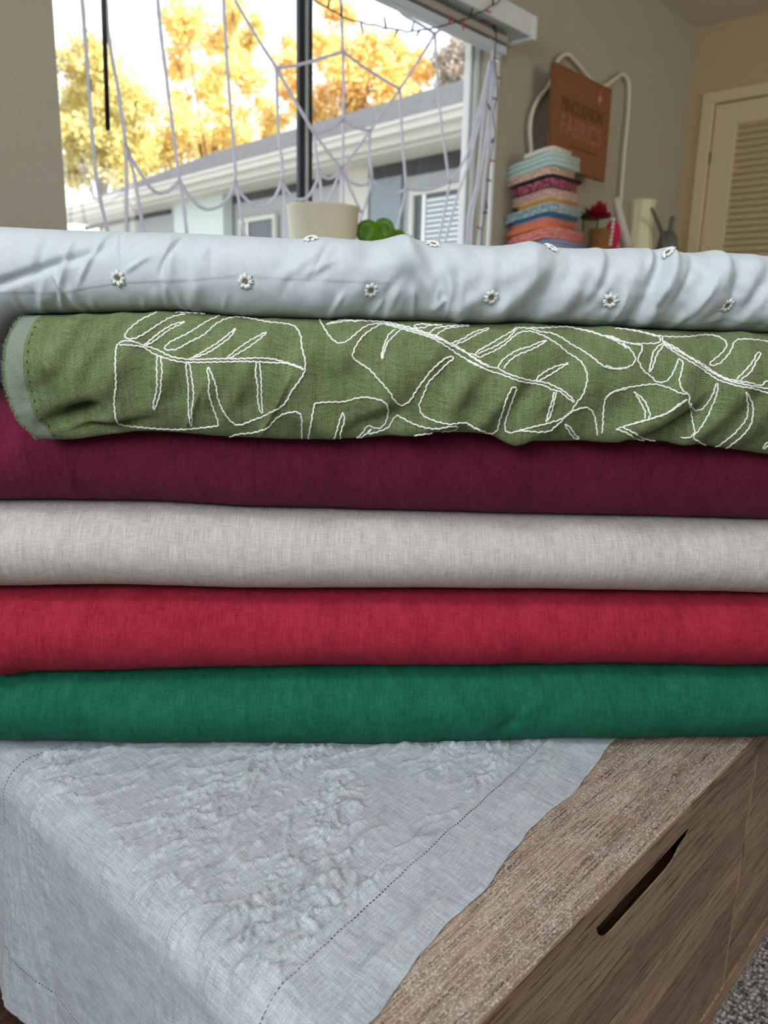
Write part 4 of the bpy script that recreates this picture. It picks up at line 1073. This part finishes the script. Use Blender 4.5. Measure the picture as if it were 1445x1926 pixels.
# flowers in red
def petals(name, px, py, Y, col, rpx, n, label, cat, stem=True, flat=0.35, seed=1):
    c = dpt(px, py, Y); s_ = np.dot(c-C0, cF)/FPX; r_ = rpx*s_
    e = tag(empty(name, (c[0], c[1], DZ)), label, cat); g = np.random.default_rng(seed)
    m = plain(name+'_petal', col, 0.6, var=0.2, vscale=60); base_ = np.array([0, 0, c[2]-DZ])
    for i in range(n):
        d_ = g.normal(0, 1, 3); d_[2] = abs(d_[2])*0.9; d_ /= np.linalg.norm(d_)
        w_ = np.cross(d_, [0, 0, 1.0]); w_ /= np.linalg.norm(w_)+1e-9; u_ = np.cross(w_, d_)
        V = [base_, base_+d_*r_*0.5+w_*r_*flat, base_+d_*r_*0.5-w_*r_*flat, base_+d_*r_, base_+d_*r_*0.5+u_*r_*0.12]
        mesh_obj('petal', V, [(0, 1, 4), (0, 4, 2), (4, 1, 3), (2, 4, 3), (0, 2, 3, 1)], m, e, False)
    if stem: tube('stem', [(0, 0, 0), (0.004, 0, base_[2]*0.6), tuple(base_)], 0.005, plain(name+'_stem', srgb(40, 80, 46), 0.6), e)
    return e
petals('poinsettia', 1124, 414, 1.88, srgb(150, 14, 40), 36, 22, 'dark red artificial poinsettia behind the brown basket', 'artificial flower', seed=5)
petals('green_sprig', 1098, 412, 1.92, srgb(16, 84, 56), 17, 9, 'small dark green sprig between the fabric pile and the red flower', 'artificial plant', seed=8)
# crimson padded ornament with white beads
c = dpt(1153, 434, 1.76); s_ = np.dot(c-C0, cF)/FPX
hgt = dpt(1153, 415, 1.76)[2]-DZ
orn = tag(empty('crimson_ornament', (c[0], 1.76, DZ)), 'crimson padded ornament trimmed with white beads in front of the paper roll', 'ornament')
lathe('cone', [(0.006, 0.0), (0.016, 0.012), (0.036, hgt*0.55), (0.030, hgt*0.85), (0.012, hgt), (0, hgt)], plain('crimson_felt', srgb(186, 24, 66), 0.8), orn, 20)
for i in range(7):
    bmm = bmesh.new(); bmesh.ops.create_icosphere(bmm, subdivisions=2, radius=0.0075)
    o = bm_obj('bead', bmm, M_white, orn, True); o.location = (-0.036+0.002*i, -0.012, hgt*(0.35+0.11*i))
# dark watering can
c = dpt(1257, 450, 1.70); bh = dpt(1257, 434, 1.70)[2]-DZ; s_ = np.dot(c-C0, cF)/FPX
wc = tag(empty('watering_can', (c[0], 1.70, DZ)), 'dark grey watering can with a slender spout at the end of the dresser', 'watering can')
M_can = plain('dark_grey_enamel', srgb(96, 98, 92), 0.45)
lathe('body', [(0.045, 0), (0.05, 0.003), (0.05, bh*0.45), (0.042, bh*0.8), (0.022, bh), (0.0, bh)], M_can, wc)
nt_ = dpt(1266, 408, 1.70)-np.array([c[0], 1.70, DZ])
tube('handle_post', smooth_path([(0.012, 0, bh*0.85), (nt_[0]*0.6, 0, bh*1.15), tuple(nt_)], 0.01), 0.011, M_can, wc, 10)
sp1 = dpt(1226, 392, 1.70)-np.array([c[0], 1.70, DZ])
tube('spout', smooth_path([(-0.035, 0, bh*0.3), (-0.075, 0, bh*0.9), (sp1[0], 0, sp1[2])], 0.01), np.linspace(0.013, 0.007, len(smooth_path([(-0.035, 0, bh*0.3), (-0.075, 0, bh*0.9), (sp1[0], 0, sp1[2])], 0.01))), M_can, wc, 10)

# ------------------------------------------------------------------ yarn spider web in front of the window
WY = YB-0.055
web = tag(empty('yarn_spider_web', (1.9, WY, H)), 'large white yarn spider web decoration strung across the window', 'spider web')
woff = np.array([1.9, WY, H])
strands = [
 [(153,-20),(163,110),(170,210),(183,345),(204,440)],
 [(197,-20),(203,60),(222,170),(237,275)], [(237,275),(238,350),(238,445)], [(237,275),(250,320),(272,445)],
 [(237,275),(246,295),(262,322),(290,360),(315,360),(338,340)],
 [(295,-20),(302,60),(315,160),(326,250),(338,340)], [(338,340),(345,385),(352,445)],
 [(338,340),(355,368),(375,388),(398,394),(425,378),(443,343)],
 [(419,-20),(425,90),(433,200),(441,300),(443,343)], [(443,343),(451,390),(462,450)],
 [(443,343),(456,368),(478,386),(500,388),(518,370),(530,342)],
 [(432,-15),(442,0),(480,65),(520,128)], [(520,128),(555,190),(592,252)], [(592,252),(620,290),(643,318)],
 [(520,128),(523,240),(530,300),(530,342)], [(530,342),(535,370),(537,450)],
 [(530,342),(545,366),(563,376),(582,368),(594,345),(600,325)],
 [(592,252),(594,290),(600,325)], [(600,325),(604,355),(607,400),(610,450)],
 [(600,325),(614,336),(630,332),(643,318)],
 [(640,-20),(643,50),(645,97)], [(645,97),(646,160),(646,226)], [(646,226),(645,280),(643,318)], [(643,318),(645,360),(646,450)],
 [(520,128),(562,122),(605,110),(645,97)], [(645,97),(690,130),(752,168)], [(752,168),(790,110),(818,64)],
 [(592,252),(620,243),(646,226)], [(646,226),(670,240),(696,246)],
 [(752,168),(725,206),(696,246)], [(696,246),(668,285),(643,318)], [(643,318),(625,360),(600,420)],
 [(643,318),(655,338),(672,348),(688,347),(700,335)], [(643,318),(660,358),(680,400)],
 [(696,246),(695,290),(700,335)], [(700,335),(690,375),(676,420)],
 [(700,335),(715,355),(735,366),(750,364),(764,354)],
 [(752,168),(756,250),(760,300),(764,354)], [(764,354),(756,390),(742,450)],
 [(764,354),(785,358),(815,355),(846,342)],
 [(818,64),(822,130),(828,210),(838,290),(846,342)], [(846,342),(838,390),(824,460)],
 [(846,342),(866,315),(884,275),(903,200),(922,115)],
 [(925,118),(905,215),(884,300),(862,365),(836,460)], [(927,118),(912,200),(896,350),(882,400),(878,465)],
 [(929,118),(917,240),(902,340),(890,400),(886,465)], [(932,118),(925,240),(910,350),(904,465)], [(934,118),(922,200),(917,300),(908,400),(899,465)],
 [(818,64),(795,48),(760,28),(735,2),(720,-15)], [(818,64),(850,40),(882,12),(895,-15)], [(900,-10),(896,20),(885,45)],
 [(903,-10),(903,20),(899,40)], [(884,12),(905,35),(925,80),(928,118)], [(925,118),(930,70),(936,30)]]
for i, s_ in enumerate(strands):
    pts = np.array([hit_axis(x, y, 1, WY-0.004*math.sin(i)) for x, y in s_])-woff
    if s_[0][1] < 0 and pts[0][2] < 1.09:      # run on up to the rail of the shade
        d_ = pts[0]-pts[1]; pts = np.vstack([pts[0]+d_*(1.09-pts[0][2])/d_[2], pts])
    if s_[-1][1] > 415: pts = np.vstack([pts, pts[-1]+(pts[-1]-pts[-2])*(pts[-1][2]-0.135)/max(1e-3, (pts[-2]-pts[-1])[2])])
    sp = smooth_path(pts, 0.02)
    ph_ = np.arange(len(sp))
    sp = sp+np.stack([0.0012*gnoise(ph_*0.6, ph_*0, i), 0.001*gnoise(ph_*0.5, ph_*0+3, i), 0.0008*gnoise(ph_*0.7, ph_*0+6, i)], 1)
    rr = 0.0050*(1+0.12*np.sin(ph_*2.1))
    if i in (12,): rr = rr*1.1
    tube('yarn_strand', sp, rr, M_yarn, web, 7)
for x, y in [(237,275),(338,340),(443,343),(530,342),(600,325),(643,318),(520,128),(645,97),(752,168),(818,64),(646,226),(592,252),(696,246),(700,335),(764,354),(846,342)]:
    bmm = bmesh.new(); bmesh.ops.create_icosphere(bmm, subdivisions=1, radius=0.0075)
    o = bm_obj('yarn_knot', bmm, M_yarn, web, True); o.location = hit_axis(x, y, 1, WY)-woff
# string lights
LYp = YB-0.150
sl = tag(empty('string_lights', (2.5, LYp, H+1)), 'dark string of tiny unlit lights draped across the top right of the window', 'string lights')
loff = np.array([2.5, LYp, H+1])
def wire(pts, Y, seed):
    sp = smooth_path(np.array([hit_axis(x, y, 1, Y) for x, y in pts])-loff, 0.012); ph_ = np.arange(len(sp))
    sp = sp+np.stack([0.004*gnoise(ph_*0.35, ph_*0, seed), 0.003*gnoise(ph_*0.3, ph_*0+3, seed), 0.004*gnoise(ph_*0.37, ph_*0+6, seed)], 1)
    tube('wire', sp, 0.0024, M_wire, sl, 5); return sp
wA = wire([(470,-70),(535,-40),(575,-15),(590,0),(617,15),(642,31),(679,43),(722,52),(768,60),(790,56),(815,54),(840,46),(870,38),(905,22),(935,5),(950,-10)], YB-0.150, 1)
wB = wire([(905,38),(925,42),(934,60),(931,110),(935,150),(936,180),(928,212),(930,250),(926,285),(918,330),(915,380),(908,425),(905,465)], YB-0.075, 2)
def bulb(x, y, Y, d, red):
    p = hit_axis(x, y, 1, Y)-loff; d = np.array(d, float); d /= np.linalg.norm(d)
    V, F = tube_geo([p, p+d*0.012, p+d*0.013, p+d*0.026, p+d*0.034], [0.0035, 0.0035, 0.0030, 0.0030, 0.0008], 8)
    mesh_obj('bulb', V, F, M_bulbr if red else M_bulb, sl, True)
for (x, y, d, r_) in [(617,15,(.3,0,1),0),(642,31,(.1,0,1),0),(679,43,(.4,0,-1),0),(726,52,(-.3,0,1),0),(748,57,(-.6,0,-1),0),(775,58,(.3,0,1),0),(790,56,(-.7,0,-1),0),
        (845,45,(.2,0,.6),1),(872,38,(0,0,-1),1),(884,30,(.5,0,1),0),(915,20,(1,0,.1),1),(928,10,(-.2,0,1),0)]: bulb(x, y, YB-0.150, d, r_)
for (x, y, d, r_) in [(916,40,(-1,0,.2),1),(928,43,(.4,0,-1),0),(930,108,(.8,0,0),0),(935,146,(1,0,.2),1),(928,184,(1,0,0),0),(922,207,(-.5,0,.6),0),(925,268,(.6,0,.8),0),(924,302,(1,0,.1),1),(916,337,(1,0,-.1),0),
        (914,378,(.5,0,-1),0),(909,400,(.9,0,.1),0),(905,430,(-1,0,.1),1)]: bulb(x, y, YB-0.075, d, r_)

# ------------------------------------------------------------------ outside: neighbouring house, ground, trees
GZ = H-1.6
S(box('ground', -30, 45, YB+0.5, 70, GZ-0.2, GZ, plain('pale_paving', srgb(150, 148, 142), 0.95, var=0.2, vscale=2)))
hang = math.atan2(10.5, 0.95)
HO = np.array([6.5, 5.08, 0.0]); hu = np.array([math.cos(hang), math.sin(hang), 0]); hn = np.array([math.sin(hang), -math.cos(hang), 0])
def hloc(px, py, off):     # pixel -> (along, height) on the plane 'off' metres behind the eave
    r = ray(px, py); d = (HO+hn*off-C0)@hn; p = C0+r*d/(r@hn); return (p-HO)@hu, p[2]
house = tag(empty('neighbour_house', (HO[0], HO[1], 0), hang), 'pale single storey house with a grey shingle roof and white eaves seen through the window', 'house')
# local axes: x along the facade, y = -hn (towards us)
M_stucco = plain('pale_stucco', srgb(166, 172, 174), 0.9, bump=(40, 0.3, 0.01))
M_cream = plain('cream_house_trim', srgb(198, 197, 190), 0.6)
M_roof = NT('grey_shingle'); tc = M_roof.n('ShaderNodeTexCoord'); n_ = M_roof.noise(tc.outputs['Object'], (3, 9, 9), 2.0, 4)
M_roof.l(M_roof.mix(M_roof.mapr(n_, .35, .65, 0, 1), srgb(44, 46, 50), srgb(78, 80, 85)), M_roof.b.inputs['Base Color']); M_roof.b.inputs['Roughness'].default_value = 0.95; M_roof = M_roof.m
M_dgl = plain('dark_house_glass', srgb(70, 80, 86), 0.15)
M_strip = plain('dark_strip_grey', srgb(48, 52, 56), 0.7)  # even dark grey of the added strips below the soffit
hb_ = lambda n, x0, x1, o0, o1, z0, z1, m, p=house: box(n, x0, x1, -o1, -o0, z0, z1, m, p)
zg = np.mean([hloc(880, 203, 0)[1], hloc(125, 392, 0)[1], hloc(500, 300, 0)[1]])
zg1 = np.mean([hloc(880, 238, 0)[1], hloc(125, 410, 0)[1]])
zs = np.mean([hloc(870, 258, 0.12)[1], hloc(516, 338, 0.12)[1], hloc(200, 402, 0.12)[1]])
u0, u1 = -3.0, 9.6
u1 = hloc(120, 400, 0)[0]+0.2
hb_('gutter', u0, u1, -0.10, 0.0, zg1+0.06, zg, M_cream); hb_('gutter_lip', u0, u1, -0.13, 0.0, zg-0.03, zg+0.005, M_cream)
hb_('fascia', u0, u1, 0.0, 0.06, zg1-0.02, zg-0.02, M_cream); hb_('lower_fascia', u0, u1, 0.08, 0.14, zs, zg1+0.02, M_cream)
hb_('soffit', u0, u1, 0.14, 0.62, zs+0.02, zs+0.05, M_cream)
RD = 3.4
rz = np.mean([hloc(880, 150, RD)[1], hloc(500, 262, RD)[1], hloc(125, 364, RD)[1]])
V = [(u0, 0.02, zg), (u1, 0.02, zg), (u1, -RD, rz), (u0, -RD, rz), (u0, 0.02, zg-0.03), (u1, 0.02, zg-0.03), (u1, -RD, rz-0.1), (u0, -RD, rz-0.1), (u1, -2*RD, zg), (u0, -2*RD, zg)]
mesh_obj('roof', V, [(0, 1, 2, 3), (4, 7, 6, 5), (0, 4, 5, 1), (1, 5, 6, 2), (0, 3, 7, 4), (3, 2, 8, 9)], M_roof, house)
WO = 0.62
hb_('wall', u0, u1-0.6, WO, WO+0.2, GZ, zs+0.02, M_stucco)
ztf = np.mean([hloc(860, 318, WO)[1], hloc(200, 440, WO)[1]])
hb_('dark_eave_strip', u0, hloc(704, 400, WO)[0], WO-0.03, WO, hloc(780, 330, WO)[1], zs+0.02, M_strip)  # dark strips added along the top of the wall below the soffit
hb_('dark_eave_strip', hloc(322, 400, WO)[0], hloc(160, 400, WO)[0], WO-0.03, WO, hloc(270, 412, WO)[1], zs+0.02, M_strip)
hb_('dark_eave_strip', hloc(640, 400, WO)[0], hloc(400, 400, WO)[0], WO-0.03, WO, hloc(500, 372, WO)[1], zs+0.02, M_strip)
def hwin(xl, xr, yt, glass=M_dgl, fr=0.06, bottom=1.3, blind=False):
    ua, zt_ = hloc(xr, yt, WO); ub, _ = hloc(xl, yt, WO); zb_ = zt_-bottom
    w = hb_('window', ua, ub, WO-0.05, WO-0.031, zb_, zt_, glass)
    for (a, b_, c_, d_) in ((ua-fr, ua, zb_, zt_+fr), (ub, ub+fr, zb_, zt_+fr), (ua, ub, zt_, zt_+fr), (ua-0.05, ub+0.05, zb_-fr, zb_)):
        hb_('window_casing', a, b_, WO-0.09, WO-0.03, c_, d_, M_cream, w)
    hb_('meeting_stile', ua+(ub-ua)*0.80, ua+(ub-ua)*0.80+0.05, WO-0.075, WO-0.051, zb_, zt_, M_white, w)
    if blind:
        zq = zb_
        while zq < zt_-0.05:
            hb_('blind_slat', ua+0.02, ua+(ub-ua)*0.78, WO-0.07, WO-0.055, zq, zq+0.035, M_shade, w); zq += 0.055
hwin(788, 905, 352, blind=True)
hwin(462, 522, 412)
hwin(160, 262, 452)
ua, zt_ = hloc(762, 300, WO); ub, _ = hloc(704, 300, WO)
hb_('patio_door', ua, ub, WO-0.05, WO-0.031, GZ, hloc(735, 335, WO)[1], plain('blue_grey_glass', srgb(120, 132, 142), 0.2))
ua, _ = hloc(700, 300, WO); ub, _ = hloc(646, 300, WO)
hb_('corner_board', ua, ub, WO-0.06, WO-0.031, GZ, zs+0.02, M_cream)
ua, _ = hloc(440, 360, WO); ub, _ = hloc(346, 360, WO)
hb_('pilaster', ua, ub, WO-0.20, WO-0.031, GZ, zs+0.02, plain('pale_aqua_paint', srgb(196, 208, 206), 0.8))
# trees
M_lf = []
for nm, c1, c2 in (('golden_leaves', srgb(250, 236, 180), srgb(226, 196, 112)), ('amber_leaves', srgb(250, 230, 168), srgb(222, 180, 100)), ('olive_gold_leaves', srgb(240, 228, 164), srgb(178, 164, 96)), ('grey_leaves', srgb(190, 180, 168), srgb(150, 140, 130))):
    t = NT(nm); ge = t.n('ShaderNodeTexCoord'); n_ = t.noise(ge.outputs['Object'], (1, 1, 1), 2.2, 3)
    c_ = t.mix(t.mapr(n_, .38, .62, 0, 1), c1, c2); t.l(c_, t.b.inputs['Base Color']); t.b.inputs['Roughness'].default_value = 0.7
    tl_ = t.n('ShaderNodeBsdfTranslucent'); t.l(c_, tl_.inputs[0]); mx_ = t.n('ShaderNodeMixShader'); mx_.inputs[0].default_value = 0.45
    t.l(t.b.outputs[0], mx_.inputs[1]); t.l(tl_.outputs[0], mx_.inputs[2]); t.l(mx_.outputs[0], t.out.inputs[0]); M_lf.append(t.m)
M_bark = plain('bark', srgb(120, 96, 72), 0.9, var=0.3, vscale=5)
def tree(label, depth, blobs, mi, trunk_px, seed, dens=1.0, name='autumn_tree'):
    g = np.random.default_rng(seed)
    tb = C0+ray(trunk_px, 420)*depth; tb = np.array([tb[0], tb[1], GZ])
    e = tag(empty(name, tuple(tb)), label, 'tree', 'trees beyond the neighbouring house')
    VV = []
    cents = []
    for (px, py, rp) in blobs:
        dd = depth+g.uniform(-1.4, 1.4); c_ = C0+ray(px, py)*dd; r_ = rp/FPX*dd; cents.append(c_)
        n = int(rp*rp*1.1*dens)
        # sub-clumps
        k_ = max(5, int(n/70)); cl = g.normal(0, 1, (k_, 3)); cl /= np.linalg.norm(cl, axis=1)[:, None]; cl *= (g.uniform(0.1, 1, (k_, 1))**0.5)*r_*1.1
        which = g.integers(0, k_, n); P = c_+cl[which]+g.normal(0, 1, (n, 3))*r_*0.27
        s_ = g.uniform(0.035, 0.075, n)*depth/17
        a = g.normal(0, 1, (n, 3)); a /= np.linalg.norm(a, axis=1)[:, None]; b_ = np.cross(a, g.normal(0, 1, (n, 3))); b_ /= np.linalg.norm(b_, axis=1)[:, None]
        VV.append(np.stack([P+a*s_[:, None], P+b_*s_[:, None]*0.6, P-a*s_[:, None], P-b_*s_[:, None]*0.6], 1))
    VV = np.concatenate(VV); n = len(VV); V = VV.reshape(-1, 3)-tb
    F = (np.arange(n*4).reshape(n, 4)).tolist()
    o = mesh_obj('foliage', V, F, M_lf[mi], e); o['kind'] = 'stuff'
    top = np.mean(cents, axis=0)-tb
    tube('trunk', smooth_path([(0, 0, 0), (0.1, 0.1, top[2]*0.5), tuple(top)], 0.6), np.linspace(0.22, 0.07, len(smooth_path([(0, 0, 0), (0.1, 0.1, top[2]*0.5), tuple(top)], 0.6))), M_bark, e, 8)
    for i, c_ in enumerate(cents):
        if i % 2 == 0:
            q_ = c_-tb; st_ = np.array([0.05, 0.05, max(1.5, min(top[2]*0.6, q_[2]-1.0))])
            tube('branch', smooth_path([st_, (st_+q_)/2+np.array([0, 0, 0.3]), q_], 0.5), 0.035, M_bark, e, 5)
tree('golden leafed tree rising left of the window, behind the low end of the roof', 23, [(168, 130, 48), (150, 190, 40), (232, 190, 42), (190, 262, 45), (135, 255, 30), (145, 325, 32), (255, 290, 45), (225, 330, 28), (215, 240, 30)], 2, 190, 1)
tree('amber tree in the middle of the left window pane', 25, [(345, 35, 38), (405, 60, 36), (335, 120, 26), (395, 160, 34), (340, 180, 20), (345, 238, 42), (300, 285, 34), (440, 235, 40), (395, 275, 30), (480, 60, 26), (462, 130, 36), (505, 225, 30), (440, 15, 26), (520, 265, 22)], 0, 400, 2, 0.85)
tree('orange gold tree directly behind the window mullion', 24, [(545, 110, 26), (620, 90, 34), (655, 150, 44), (560, 175, 32), (600, 210, 36), (640, 30, 22), (700, 120, 38), (735, 175, 38), (690, 200, 30), (780, 135, 32), (620, 10, 22), (745, 95, 24)], 1, 640, 3, 1.0)
tree('greyish tree at the right edge of the window', 23, [(850, 112, 30), (868, 150, 22), (835, 150, 20), (880, 90, 16)], 3, 860, 4, 1.0)
